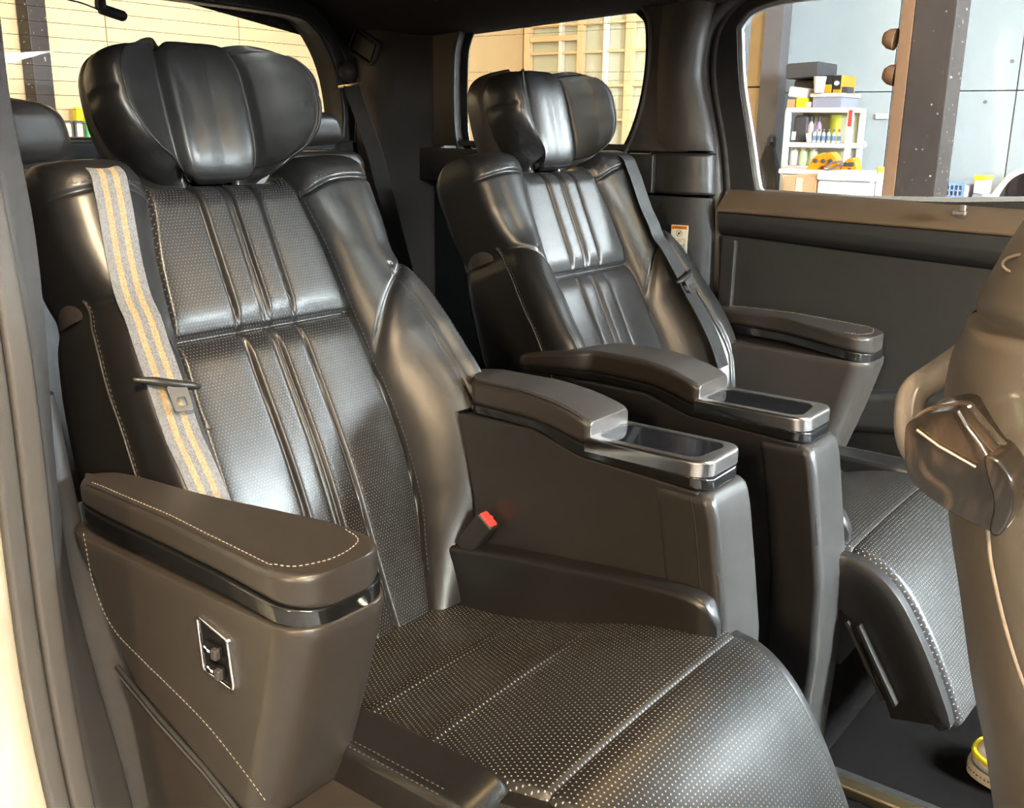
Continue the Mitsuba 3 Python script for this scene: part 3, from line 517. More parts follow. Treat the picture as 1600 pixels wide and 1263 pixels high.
st('window_1', slab(offs(glass1, -.030), 'y', YW-.036, .010, .004, [offs(glass1, -.0215)]), 'trim_grey', label='quarter window of the far side with its rounded rim')
st('window_1__black_band', slab(offs(glass1, -.024), 'y', .8125, .003, 0, [glass1]), 'piano')
def sheet(P, axis, v):
    import mapbox_earcut as me
    P = np.asarray(P, float); return tm(MAP[axis](P[:, 0], P[:, 1], v, np.zeros(len(P))), me.triangulate_float64(P, np.array([len(P)], np.uint32)).reshape(-1, 3))
st('window_1__pane', sheet(offs(glass1, -.01), 'y', .8175), 'pane', False)
ln = []
for ya, yb in ((48, 33), (58, 43), (113, 112), (126, 126), (150, 150), (172, 172)):
    for a, b in ((729, 800), (800, 905), (905, 1012)): ln.append(bar(at(a, ya+(yb-ya)*(a-729)/283, y=.8165), at(b, ya+(yb-ya)*(b-729)/283, y=.8165), .0007, .0007, (0, 1, 0)))
st('window_1__defogger_wires', cat(ln), 'wire', False); labels['window_1__defogger_wires'] = {'kind': 'stuff'}
# pillar between quarter window and sliding door
def pillar(key, z0, z1, mat, n=24):
    zs = np.linspace(z0, z1, n); xr = PCH([.0, .753, .915, 1.01, 1.10, 1.175, 1.25, 1.29, 1.44], [-1.045, -1.050, -1.060, -1.068, -1.092, -1.110, -1.106, -1.095, -1.05])(zs); rings = []
    for i, (z, b) in enumerate(zip(zs, xr)):
        e = min(z-z0, z1-z); k = .006*(1-math.sqrt(max(1-((.006-e)/.006)**2, 0))) if e < .006 else 0
        a = -1.238+.01*max(0, z-1.0); w = b-a; c = cr([(a, .83), (a+.06*w, .805+k), (a+.22*w, .790+k), (a+.5*w, .781+k), (a+.75*w, .784+k), (a+.93*w, .800+k), (b, .83), (b+.002, .90)], 40)
        rings.append(np.c_[np.vstack([c, [(a, .90)]]), np.full(41, z)])
    st(key, loft(rings), mat, 50)
pillar('trim_1', 1.004, 1.44, 'pillar'); labels['trim_1']['label'] = 'rounded pillar trim between the quarter window and the far sliding door'
pillar('trim_1__band', .905, .998, 'plastic'); pillar('trim_1__lower', .0, .899, 'plastic_dark')
# door seal
sp = np.array([at(a, b, y=.838) for a, b in [(1330, -75), (1200, -38), (1140, 2), (1108, 42), (1097, 95), (1100, 150), (1113, 225), (1119, 300), (1122, 400), (1124, 500)]])
st('trim_2', tube(cr(sp, 90), .017, 12), 'trim_grey', True, 'rubber door seal curving down beside the far sliding door')
st('trim_2__inner_lip', tube(cr(sp+[.024, .012, .002], 90), .010, 10), 'plastic_dark', True)
# far sliding door: frame with window, belt line, panel
wo = cr(px([(1157, 45), (1161, 131), (1175, 222), (1184, 285), (1190, 300), (1210, 307), (1337, 311), (1497, 314)], y=.86), 60)
wo = np.vstack([wo, [(-.40, .928), (.10, .945), (.20, 1.0), (.17, 1.28), (.10, 1.325)], cr([(-.90, 1.322), (-.96, 1.316), (-1.015, 1.300), (-1.040, 1.275)], 14)])
st('door_1', slab(rp([(-1.10, .90), (.30, .90), (.30, 1.43), (-1.10, 1.43)], .004), 'y', .845, .026, .003, [inset(wo, -.002)]), 'plastic_dark', label='closed sliding door on the far side with a large window')
st('door_1__glass_channel', slab(inset(wo, -.004), 'y', .851, .014, .002, [inset(wo, .007)]), 'channel')  # pale bluish tone paints in the glint along the glass edge
st('window_2', sheet(wo, 'y', .867), 'pane', False, 'large clear window of the far sliding door')
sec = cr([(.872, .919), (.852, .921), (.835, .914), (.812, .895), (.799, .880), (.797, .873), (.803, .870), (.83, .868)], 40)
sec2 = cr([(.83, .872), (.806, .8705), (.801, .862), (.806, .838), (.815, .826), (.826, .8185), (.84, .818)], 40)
def belt_z(x): return .004*math.sin((x+1.0)*2)+(-.006*(x+1.0) if x < -.4 else -.0036)
for nm, sc_, mt in (('sill', sec, 'sill'), ('belt_line', sec2, 'plastic_dark')):  # brown ledge and dark face below have light and shade in their colours
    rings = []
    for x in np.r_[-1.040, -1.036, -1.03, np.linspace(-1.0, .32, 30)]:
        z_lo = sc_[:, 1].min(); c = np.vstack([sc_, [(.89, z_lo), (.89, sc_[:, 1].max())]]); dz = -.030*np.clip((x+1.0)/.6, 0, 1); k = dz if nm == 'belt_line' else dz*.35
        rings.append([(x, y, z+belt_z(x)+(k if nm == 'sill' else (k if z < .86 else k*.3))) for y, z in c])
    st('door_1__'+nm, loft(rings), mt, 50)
low = px([(1141, 365), (1161, 369), (1300, 384), (1559, 417)], y=.83)
low = [(-1.040, .818), (-.99, .817), (-.75, .805), (-.45, .793), (.3, .79), (.3, .08), (-1.02, .08)]
st('door_1__lower_panel', slab(rp(low, .004), 'y', .818, .05, .006), 'door_leather')
st('door_1__edge_strip', tube(cr([at(a, b, y=.83) for a, b in ((1134, 300), (1132, 360), (1131, 440), (1131, 495), (1134, 560))], 20), .0032, 8), 'trim_grey', True)
st('door_1__panel_rib', slab(rp([(-1.03, .10), (-.998, .10), (-.995, .81), (-1.032, .815)], .006), 'y', .808, .02, .006), 'plastic')
pk = loft([np.c_[np.full(24, x), rrect(.765, .825, z0, z1, .02, 5)] for x, z0, z1 in ((-.75, .42, .50), (-.55, .44, .54), (-.2, .44, .56), (.2, .44, .56))]); st('door_1__armrest', pk, 'door_leather', 50)
h0 = at(1500, 333, y=.80); put('sunshade_hook', cat([rbox(h0+[0, -.004, 0], (.026, .014, .009), .002), rbox(h0+[.005, -.003, .008], (.012, .012, .015), .002)]), 'satin', label='small metal hook on the sill of the far door window', cat='hook')
# warning sticker on the pillar
(sx0, sz1), (sx1, sz0) = (tuple(at(a, b, y=.7765)[[0, 2]]) for a, b in ((1049, 351), (1072, 399)))
put('warning_label', slab([(sx0, sz0), (sx1, sz0), (sx1, sz1), (sx0, sz1)], 'y', .7765, .004, .0003), 'paper', label='white warning sticker with an orange header on the pillar', cat='sticker')
put('warning_label__header', slab([(sx0+.0006, sz1-.0095), (sx1-.0006, sz1-.0095), (sx1-.0006, sz1-.0006), (sx0+.0006, sz1-.0006)], 'y', .7761, .0008, 0), 'orange_print', False)
th = np.linspace(0, 2*math.pi, 30, endpoint=False); c0 = np.array([(sx0+sx1)/2, sz1-.019]); ringp = np.stack([np.cos(th), np.sin(th)], 1)
ink = [slab(c0+ringp*.0075, 'y', .7761, .0006, 0, [c0+ringp*.0064]), slab(c0+ringp[::3]*.003, 'y', .7761, .0006, 0), bar((c0[0]-.005, .7762, c0[1]-.005), (c0[0]+.005, .7762, c0[1]+.005), .0009, .0004, (0, 1, 0))]
put('warning_label__symbol', cat(ink), 'ink', False)
ink = []
for r_ in range(11):
    z = sz1-.031-r_*.0035; x = sx0+.004
    while x < sx1-.006:
        w = rng.uniform(.0025, .008); w = min(w, sx1-.004-x)
        if rng.random() < .8: ink.append(rbox((x+w/2, .7763, z), (w, .0004, .0011), .0001, 1))
        x += w+.0012
put('warning_label__text_lines', cat(ink), 'grey_mid', False, kind='stuff')
tx = meshkit.text_mesh('WARNING', .0045, .0004, True); tx.vertices = np.stack([tx.vertices[:, 0]+sx0+.009, .7759-tx.vertices[:, 2], tx.vertices[:, 1]+sz1-.0073], 1)
put('warning_label__lettering', tx, 'ink', False)
tri = slab([(sx0+.003, sz1-.0078), (sx0+.0078, sz1-.0078), (sx0+.0054, sz1-.0035)], 'y', .7759, .0005, 0); put('warning_label__triangle', tri, 'ink', False)
# rear pillar with its square port, and the tailgate
pl3 = cr([(-2.145, .90), (-2.146, .76), (-2.138, .738), (-2.115, .730), (-2.05, .731), (-2.0, .745), (-1.95, .768), (-1.905, .787), (-1.88, .796), (-1.87, .83), (-1.88, .90)], 70)
st('trim_3', loft([np.c_[pl3, np.full(70, z)] for z in (0, .5, 1.0, 1.44)]), 'pillar', 60, 'rear pillar trim between the rear window and the quarter window')
pp = np.array(px([(556, 48), (587, 70), (577, 98), (546, 77)], y=.722))
st('trim_3__port_surround', slab(inset(rp(pp, .006), -.010), 'y', .722, .012, .003, [inset(rp(pp, .006), -.003)]), 'trim_grey')
st('trim_3__port_frame', slab(inset(rp(pp, .006), -.003), 'y', .720, .012, .002, [rp(pp, .006)]), 'piano')
st('trim_3__port_cover', slab(inset(rp(pp, .006), .0035), 'y', .725, .008, .001), 'trim_grey')
right = [(.707, 1.02), (.712, 1.094), (.693, 1.185), (.660, 1.250), (.617, 1.294), (.531, 1.319), (.131, 1.326), (0, 1.327)]
gl = cr(right, 60); gl = np.vstack([gl, gl[::-1][1:]*[-1, 1]])
st('wall_rear', slab(rp([(-.84, 0), (.84, 0), (.84, 1.46), (-.84, 1.46)], .01), 'x', -2.195, .06, .004, [offs(gl, -.012)]), 'plastic_dark', label='dark tailgate trim round the rear window')
fr_ = offs(gl, -.055); fr_ = np.array(sg.Polygon(fr_).intersection(sg.box(-2, .985, 2, 2)).exterior.coords)[:-1]
st('wall_rear__window_frame', slab(fr_, 'x', -2.165, .05, .018, [offs(gl, -.004)]), 'plastic')
st('wall_rear__lower_trim', slab(rp([(-.80, .70), (.80, .70), (.80, 1.008), (-.80, 1.008)], .01), 'x', -2.150, .06, .012), 'plastic_dark')
st('window_3', sheet(gl, 'x', -2.235), 'pane', False, 'wide rear window with thin horizontal heating wires')
ln = [bar((-2.2335, -.70, z), (-2.2335, .68, z-.0), .0011, .0008) for z in np.arange(1.045, 1.32, .0305)]
st('window_3__defogger_wires', cat(ln), 'wire', False); labels['window_3__defogger_wires'] = {'kind': 'stuff'}
# headliner
ys = [-.80, -.78, -.62, -.3, 0, .3, .55, .66, .74, .79, .83]; zsr = [1.37, 1.405, 1.435, 1.445, 1.448, 1.445, 1.425, 1.39, 1.335, 1.315, 1.31]; sc = cr(np.stack([ys, zsr], 1), 60); rings = []
for x in np.linspace(-2.26, 1.0, 40):
    dz = -.045*np.clip((-1.3-x)/.8, 0, 1)+.02*np.clip((x+1.2)/.3, 0, 1)*1; rings.append(np.vstack([[(x, y, z+dz) for y, z in sc], [(x, .88, 1.50), (x, -.84, 1.50)]]))
st('ceiling', loft(rings), 'headliner', 40, 'dark fabric headliner of the van')
# floor
st('floor', slab(rp([(-2.26, -.86), (1.3, -.86), (1.3, .86), (-2.26, .86)], .01), 'z', 0.0, .08, .004), 'carpet', label='black cabin floor')
st('floor__mat', slab(rp([(-.62, .10), (-.02, .10), (-.02, .78), (-.62, .78)], .03), 'z', .008, .007, .003), 'carpet')
st('floor__seat_rail', rbox((-.20, .150, .014), (.86, .030, .024), .004), 'gold_metal'); st('floor__rail_cover', rbox((-.20, .178, .012), (.88, .018, .020), .004), 'plastic')
# near side: door aperture with trim, seal and painted body
def ribbon(key, A, B, mat, bulge, back, label=None, n=80):
    """Vertical strip between two edge lines (x, y, z), bulging towards the cabin front."""
    A, B = np.array(A, float), np.array(B, float); zs = np.linspace(0.02, 1.46, n)
    def ln(P, z): o = np.argsort(P[:, 2]); P = P[o]; return np.stack([np.interp(z, P[:, 2], P[:, k]) for k in (0, 1)], -1)
    k = np.ones(9)/9
    sm = lambda q: np.stack([np.convolve(np.pad(q[:, j], 4, mode='edge'), k, 'valid') for j in (0, 1)], -1)
    a, b = sm(ln(A, zs)), sm(ln(B, zs)); rings = []
    for p, q, z in zip(a, b, zs):
        t = np.linspace(0, 1, 14); d = q-p; nrm = np.array([-d[1], d[0]]); nrm = nrm/np.linalg.norm(nrm); nrm = nrm if nrm[0] > 0 else -nrm
        c = p+d*t[:, None]+nrm*(bulge*np.sqrt(np.clip(1-(2*t-1)**4, 0, 1)))[:, None]; c = np.vstack([c, q+[-back, 0], p+[-back, 0]]); rings.append(np.c_[c, np.full(len(c), z)])
    return st(key, loft(rings), mat, 40, label)
e1 = [(-.995, -.82, 1.084), (-.966, -.82, .999), (-.964, -.82, .884), (-.976, -.82, .787), (-.985, -.82, .689), (-.980, -.82, .60), (-.960, -.82, .515), (-.933, -.82, .455), (-.912, -.82, .394), (-.884, -.82, .333), (-.87, -.82, .2), (-1.02, -.80, 1.3)]
e2 = [(-.915, -.88, 1.08), (-.901, -.88, .973), (-.886, -.88, .932), (-.880, -.88, .856), (-.877, -.88, .773), (-.880, -.88, .696), (-.884, -.88, .589), (-.878, -.88, .492), (-.860, -.88, .381), (-.82, -.88, .2), (-.94, -.86, 1.3)]
e3 = [(-.905, -.90, 1.08), (-.884, -.90, .889), (-.882, -.90, .809), (-.886, -.90, .675), (-.885, -.90, .585), (-.877, -.90, .478), (-.862, -.90, .385), (-.82, -.90, .2), (-.93, -.88, 1.3)]
e4 = [(-.905, -.92, 1.08), (-.884, -.92, .80), (-.885, -.92, .695), (-.888, -.92, .592), (-.884, -.92, .497), (-.866, -.92, .402), (-.82, -.92, .2), (-.93, -.90, 1.3)]
e5 = [(x+.01, y-.16, z) for x, y, z in e4]
ribbon('wall_right', e1, e2, 'trim_grey', .006, .06, 'near door pillar trim at the left edge of the view')
ribbon('wall_right__seal', [(x, y+.003, z) for x, y, z in e2], e3, 'seal', .006, .03); ribbon('wall_right__seal', e3, e4, 'seal', .005, .03)
ribbon('wall_right__body_panel', [(x-.004, y, z) for x, y, z in e4], e5, 'paint', .012, .05)
zz_ = .985
for z in (.915, .838, .68):
    a = np.array([np.interp(z, [p[2] for p in sorted(e1, key=lambda q: q[2])], [p[0] for p in sorted(e1, key=lambda q: q[2])]), -.82, z]); b = np.array([np.interp(z, [p[2] for p in sorted(e2, key=lambda q: q[2])], [p[0] for p in sorted(e2, key=lambda q: q[2])]), -.88, z])
    n_ = np.array([.5, -.85, 0])*.0045; st('wall_right__seam_line', bar(a+n_+[.006, 0, 0], a*.45+b*.55+n_*1.3, .0022, .0016), 'plastic_dark', False)
st('wall_right__lower_trim', loft([np.c_[rrect(-1.12, xx, -.85, yy, .02, 4), np.full(20, z)] for z, xx, yy in ((.0, -.84, -.66), (.20, -.90, -.69), (.35, -.955, -.715), (.47, -1.0, -.735), (.60, -1.05, -.75), (.75, -1.08, -.75))]), 'trim_grey', 50)
st('wall_right__lower_panel', slab(rp([(-2.2, 0), (-1.0, 0), (-1.0, 1.44), (-2.2, 1.44)], .02), 'y', -.86, .05, 0), 'plastic_dark')
bq = at(222, 1145, y=-.70); put('wall_right__anchor_bracket', cat([rbox(bq, (.012, .022, .050), .004), cyl(bq+[.004, -.002, .012], bq+[.012, -.002, .012], .005)]), 'trim_grey')

# ================================================================== things in the cabin
def third_row(key, y0, y1, hy0, hy1, ztop, htop, label):
    sec = lambda z, a, b, x0, x1: np.c_[rrect(x0, x1, a, b, .03, 5), np.full(24, z)]
    rings = [sec(z, y0+k, y1-k, -2.10+.42*(.6-z)*0+(-.03*(z-.6)), -1.90-.16*(z-.5)+k*-.3) for z, k in ((.30, .0), (.5, 0), (.8, 0), (ztop-.03, .0), (ztop-.01, .01), (ztop, .03))]
    put(key+'__backrest', loft(rings), 'leather_soft', 50); rings = []
    for t in np.linspace(-1, 1, 17):
        k = (1-abs(t)**4)**.5*.97+.03; z = ztop+.012+(htop-ztop-.012)*(t+1)/2; w = (hy1-hy0)/2; c = (hy0+hy1)/2; e = w*(.80+.20*math.cos((t*.5+.5)*1.2))
        rings.append(np.c_[rrect(-1.99-.045*k, -1.99+.045*k, c-e*(.55+.45*k), c+e*(.55+.45*k), .035*k, 6), np.full(28, z)])
    kk = put(key+'__headrest', loft(rings), 'leather_soft', 50)
    for y in ((hy0+hy1)/2-.05, (hy0+hy1)/2+.05): put(key+'__headrest__post', cyl((-1.99, y, ztop-.02), (-1.99, y, ztop+.06), .006), 'chrome')
    tag(key, label, 'rear seat')
third_row('third_row_seat', -.72, -.10, -.62, -.205, .955, 1.092, 'rear row seat whose dark headrest shows left of the large folded headrest')
third_row('third_row_seat_001', -.06, .62, .10, .53, .985, 1.085, 'rear row seat with grey-lit headrest behind the large near headrest, beside the rear pillar')
# rear belt on the pillar
bp = [at(548, 108, y=.70), at(549, 132, y=.70), at(560, 165, y=.69), at(575, 205, y=.67), at(588, 245, y=.66), at(602, 300, y=.65), at(640, 450, y=.64)]
dome = lathe([(0, .030), (.012, .030), (.026, .024), (.034, .012), (.036, .0005)], at(546, 112, y=.735), (0, -1, 0), 24); put('rear_seat_belt__guide', dome, 'pillar', 50)
put('rear_seat_belt__loop', tube([at(530, 136, y=.70), at(548, 133, y=.69), at(563, 129, y=.70)], .0045, 8), 'gold_metal', True)
C = cr(np.array(bp[1:]), 40); w_ = np.array([.75, .35, .10]); w_ /= np.linalg.norm(w_)
put('rear_seat_belt', loft([np.array([c-w_*.022, c-w_*.022+[0, -.002, 0], c+w_*.022+[0, -.002, 0], c+w_*.022]) for c in C]), 'trim_grey', False)
tag('rear_seat_belt', 'grey seat belt hanging from the rear pillar below the square port', 'seat belt')
# small dome camera under the roof
ca, cb = at(163, 17, x=-2.16), at(194, 26, x=-2.16)
put('rear_camera', cyl(ca+[0, -.01, .004], cb, .0115, bev=.002), 'plastic_dark'); put('rear_camera__lens', cyl(cb, cb+[0, .003, -.001], .009, bev=.001), 'glass_black')
put('rear_camera__bracket', cat([bar(ca+[0, -.006, .0], ca+[0, -.010, .075], .010, .008, (1, 0, 0)), rbox(ca+[0, -.008, .012], (.022, .018, .022), .004)]), 'plastic_dark')
put('rear_camera__cable', tube(cr([at(152, 14, x=-2.16), at(125, 4, x=-2.17), at(98, -4, x=-2.18), at(70, -30, x=-2.18)], 20), .0016, 6), 'wire', True)
tag('rear_camera', 'small black camera on a bracket at the top of the rear window', 'camera')

# front seat at the right edge
zs = np.array([.20, .30, .40, .514, .603, .655, .718, .78, .836, .866, .889, .918, .943, .965, .99, 1.02, 1.05, 1.08]); xr = np.array([-.03, -.055, -.080, -.106, -.128, -.144, -.160, -.176, -.186, -.190, -.189, -.182, -.174, -.166, -.155, -.135, -.10, -.05])
fz = F(zs, xr); rings = []
zseam = at(1550, 516, y=-.62)[2]
for z in np.linspace(.20, 1.08, 150):
    x = float(fz(z)); g = .006*math.exp(-((z-zseam)/.0035)**2); x += g; top = max(0, (z-1.0)/.08); r = .085
    q = np.vstack([cr([(x+.22, -.645+g), (x+.15, -.648+g), (x+.075, -.640+g), (x+.025, -.60+g), (x+.002, -.52), (x, -.38), (x+.002, -.24), (x+.03, -.15), (x+.10, -.125), (x+.22, -.125)], 60)])
    q[:, 1] = -.385+(q[:, 1]+.385)*(1-.25*top*top); rings.append(np.c_[q, np.full(60, z)])
put('front_seat__backrest', loft(rings), 'front_leather_lit', True)
put('front_seat__piping', tube(cr([(-.126, -.632, .80), (-.117, -.640, .772), (-.095, -.6465, .719), (-.055, -.648, .64), (-.03, -.648, .56)], 40), .0014, 8), 'piping', True)
put('front_seat__seat_cushion', rbox((.30, -.385, .28), (.62, .52, .22), .06, 5), 'front_leather_lit', 50)
cp = np.array(px([(1568, 412), (1585, 405), (1600, 402), (1640, 400), (1640, 425), (1600, 424), (1575, 424)], y=-.60)); 
put('front_seat__shoulder_piping', tube(cr([at(1640, 392, y=-.60), at(1600, 397, y=-.60), at(1574, 404, y=-.60), at(1566, 414, y=-.60), at(1576, 424, y=-.60), at(1600, 430, y=-.60), at(1640, 436, y=-.60)], 40), .0012, 8), 'front_leather_lit', True)
tag('front_seat', 'front seat seen from its side at the right edge, warm light put into its brown-grey leather', 'car seat')
wp = cr(px([(1420, 668), (1436, 650), (1468, 641), (1500, 639), (1516, 655), (1545, 690), (1570, 718), (1584, 750), (1583, 790), (1568, 828), (1552, 826), (1485, 792), (1440, 758), (1421, 728)], y=-.665), 140, True)
put('front_seat__grip', arm_shell(wp, -.672, -.615, .014), 'wood', 60)
put('front_seat__grip__rim', slab(inset(wp, -.0012), 'y', -.652, .006, .0015, [inset(wp, .004)]), 'chrome', 60)
put('front_seat__grip__end_cap', arm_shell(cr(px([(1541, 715), (1560, 712), (1580, 735), (1588, 760), (1584, 800), (1566, 832), (1550, 824), (1556, 780)], y=-.675), 70, True), -.682, -.61, .008), 'wood', 60)
put('front_seat__grip__crease', tube([at(1432, 672, y=-.6745), at(1466, 697, y=-.6745), at(1525, 730, y=-.6745)], .0012, 6), 'gold_metal', True)
put('front_seat__grip__seam', tube(cr([at(1497, 642, y=-.674), at(1512, 668, y=-.674), at(1535, 700, y=-.676), at(1552, 730, y=-.678)], 20), .0012, 6), 'chrome', True)
tag('front_seat__grip', 'glossy dark marbled-wood grip')
rp_ = cr([at(1530, 540, y=-.50), at(1500, 562, y=-.50), at(1462, 588, y=-.51), at(1430, 612, y=-.52), at(1421, 645, y=-.53), at(1424, 685, y=-.54), at(1440, 712, y=-.55), at(1480, 735, y=-.57), at(1530, 745, y=-.60)], 80)
put('front_seat__grab_ring', tube(rp_, .0115, 16), 'ring_grey', True, label='smooth grey grab ring')

# shoe toe on the cabin floor
def shoe():
    cx, cy = -.166, .352; R_ = []
    def outline(k, n=60):
        th = np.linspace(0, 2*math.pi, n, endpoint=False); c, s = np.cos(th), np.sin(th)
        return np.stack([cx+(.118*np.sign(c)*np.abs(c)**.8)*k, cy+(.060*np.sign(s)*np.abs(s)**.75)*k], 1)
    put('shoe__sole', loft([np.c_[outline(a), np.full(60, z)] for z, a in ((.009, .95), (.012, 1.0), (.028, 1.0), (.031, .985))]), 'cream', 40)
    put('shoe__upper', loft([np.c_[outline(a), np.full(60, z)] for z, a in ((.030, .965), (.045, .95), (.058, .86), (.066, .70), (.070, .45), (.071, .1))]), 'white', True)
    o = outline(.93); put('shoe__stripe', tube(np.c_[np.vstack([o, o[:1]]), np.full(61, .050)], .0050, 8, False), 'yellow', True)
    o = outline(1.004, 90); put('shoe__braid', dashes(np.c_[o[20:71], np.full(51, .022)], .007, .004, .003, .003), 'grey_dark', False, kind='stuff')
    put('shoe__toe_patch', rbox((-.245, .352, .0655), (.03, .030, .006), .003), 'white')
    tag('shoe', 'white shoe with a yellow stripe on the black floor at bottom right', 'shoe')
shoe()


# ================================================================== the workshop around the van
GZ = -.42
st('floor_001', slab([(-6.6, -5.2), (9, -5.2), (9, 6.2), (-6.6, 6.2)], 'z', GZ, .1, 0), 'concrete', False, 'concrete workshop floor')
st('ceiling_001', rbox((-1.8, .5, 4.05), (9.6, 11.4, .08), .02), 'ceiling_sheet', label='workshop ceiling')
xe = [-3.2, at(1390, 150, y=6.0)[0], at(1585, 150, y=6.0)[0], -.75, .05, .9, 1.8, 2.9]
st('wall_far', rbox((-1.8, 6.12, 1.8), (9.6, .1, 4.5), .01), 'seam_line', label='pale blue panelled workshop wall seen through the far door window')
for a, b in zip(xe[:-1], xe[1:]):
    zs_ = [GZ, 1.32 if b < 0 else 1.8, 4.0]
    for z0, z1 in zip(zs_[:-1], zs_[1:]): st('wall_far__panel', rbox(((a+b)/2, 6.06, (z0+z1)/2), (b-a-.006, .05, z1-z0-.005), .006, 2), 'wall_blue')
for b, z in ((-2.0, 1.9), (-2.0, 1.45), (-1.75, 1.25), (-1.62, 1.5), (-1.62, 1.95)): st('wall_far__screw', cyl((b, 6.036, z), (b, 6.03, z), .012), 'grey_mid')
p = at(1379, 182, y=6.02); st('wall_far__label_plate', rbox(p+[0, -.01, 0], (.09, .012, .035), .003), 'white')
p = at(1350, 226, y=6.02); st('wall_far__hook_disc', cyl(p, p+[0, -.03, 0], .025, bev=.006), 'white')
for i_, (a, b, z0, z1) in enumerate(((-3.75, -3.2, GZ, 1.36), (-3.75, -3.2, 1.365, 4.0), (-6.55, -5.56, GZ, 4.0), (-5.56, -3.75, GZ, .35), (-5.56, -3.75, 2.55, 4.0))):
    st('wall_far__cream_panel', rbox(((a+b)/2, 6.05, (z0+z1)/2), (b-a-.006, .06, z1-z0-.005), .006, 2), 'wall_cream')
# timber window
wx = [-5.50, -5.15, -4.95, -4.706, -4.475, -4.15, -3.80]; thick = [.06, .03, .055, .03, .07, .03, .06]
for x, w in zip(wx, thick): st('window_4' if x == wx[0] else 'window_4__mullion', rbox((x, 6.02, 1.45), (w, .06, 2.2), .006, 2), 'timber' if w > .04 else 'mullion', label='timber framed workshop window with greenish panes' if x == wx[0] else None)
zz = [.38, .85, 1.12, 1.39, 1.66, 1.88, 2.2, 2.52]
for z in zz: st('window_4__rail', rbox((-4.65, 6.03, z), (1.74, .05, .022 if z not in (.38, 2.52) else .06), .004, 2), 'timber')
st('window_4__rail', rbox((-5.21, 6.01, 1.775), (.50, .05, .045), .004, 2), 'timber')
for a, b in zip(wx[:-1], wx[1:]):
    for z0, z1 in zip(zz[:-1], zz[1:]): st('window_4__pane', rbox(((a+b)/2, 6.06, (z0+z1)/2), (b-a, .008, z1-z0), .001, 1), 'frosted')
# rear workshop wall with its post and small shelf
st('wall_back', rbox((-6.66, .5, 1.8), (.1, 11.4, 4.5), .01), 'post_edge', label='warm-lit cream workshop wall behind the rear window')
for k in range(10):
    for z0, z1 in ((GZ, 1.9), (1.9, 4.0)): st('wall_back__panel', rbox((-6.60, -4.45+k*1.1, (z0+z1)/2), (.05, 1.094, z1-z0-.005), .006, 2), 'wall_cream')
put('wall_back__post', rbox((-6.50, 2.15, 1.8), (.14, .125, 4.4), .01, 2), 'steel')
st('wall_near', rbox((-1.8, -5.15, 1.8), (9.6, .1, 4.5), .01), 'post_edge', label='workshop wall on the near side')
put('wall_shelf', rbox((-6.42, 2.50, .925), (.28, .62, .03), .006), 'cream', label='narrow cream shelf on the wall behind the rear window', cat='shelf')
sz = .940
for k, (a, b) in enumerate(((98, 114), (116, 132))):
    y0, y1 = at(a, 200, x=-6.38)[1], at(b, 200, x=-6.38)[1]; z1 = sz+.115
    o = rp([(y0, sz), (y1, sz), (y1, z1), (y0, z1)], .02); kk = 'framed_square' + (f'_{k:03d}' if k else '')
    put(kk, slab(o, 'x', -6.37, .04, .004, [offs(o, .014)]), 'grey_dark'); put(kk+'__face', slab(offs(o, .012), 'x', -6.375, .03, .003), 'cream')
    tag(kk, ('left' if k == 0 else 'right')+' one of two dark-framed pale squares on the shelf seen through the rear window', 'frame')
y0 = at(86, 190, x=-6.4)[1]; put('white_carton', rbox((-6.42, y0, sz+.075), (.08, .085, .15), .006), 'white', label='small white carton on the wall shelf left of the framed squares', cat='box')
y0 = at(140, 195, x=-6.4)[1]; put('green_bottle', lathe([(0, .001), (0, .03), (.11, .03), (.14, .012), (.17, .012), (.17, .001)], (-6.40, y0, sz), (0, 0, 1), 20), 'green', label='green bottle at the right end of the wall shelf', cat='bottle')
y0 = at(133, 172, x=-6.4)[1]; put('yellow_tin', rbox((-6.47, y0+.0, sz+.10), (.05, .07, .20), .01), 'yellow', label='tall yellow tin behind the framed squares on the wall shelf', cat='tin')

# steel column with its rounded brackets
put('steel_column', rbox((-1.315, 3.31, 1.8), (.17, .20, 4.4), .008, 2), 'steel')
put('steel_column__flange', rbox((-1.425, 3.235, 1.8), (.055, .05, 4.4), .006, 2), 'post_edge'); put('steel_column__flange', rbox((-1.425, 3.385, 1.8), (.055, .05, 4.4), .006, 2), 'post_edge')
for v in (62, 118):
    p = at(1392, v, y=3.25); put('steel_column__bracket', lathe([(0, .001), (0, .045), (.03, .04), (.05, .025), (.058, .001)], p+[.02, 0, 0], (-1, 0, .15), 20), 'post_edge', 50)
tag('steel_column', 'dark brown steel column standing outside the far door window', 'column')
put('corner_post', rbox((-3.19, 5.92, 1.8), (.15, .14, 4.4), .01, 2), 'post_grey', label='dark grey post between the cream panel and the blue wall', cat='post')
# coat hanging on the post
pt = at(1207, 222, y=5.765); rings = []
for t in np.linspace(0, 1, 26):
    th = np.linspace(0, 2*math.pi, 48, endpoint=False); w = (.025+.10*min(1, t*1.6)+.03*t); fold = 1+.16*np.sin(th*7+t*2)*min(1, t*1.5)+.08*np.sin(th*4-t*4)
    rings.append(np.stack([pt[0]-.015+w*np.cos(th)*fold, pt[1]+.45*w*np.sin(th)*fold, np.full(48, pt[2]-t*.62)], 1))
put('hanging_coat', loft(rings), 'plastic_dark', True, label='dark grey coat hanging from the post', cat='coat')
put('hanging_coat__collar', tube(cr([pt+[-.02, -.02, -.03], pt+[-.01, -.04, .03], pt+[.02, -.02, .04], pt+[.02, .0, -.03]], 20), .012, 8), 'grey_dark', True)

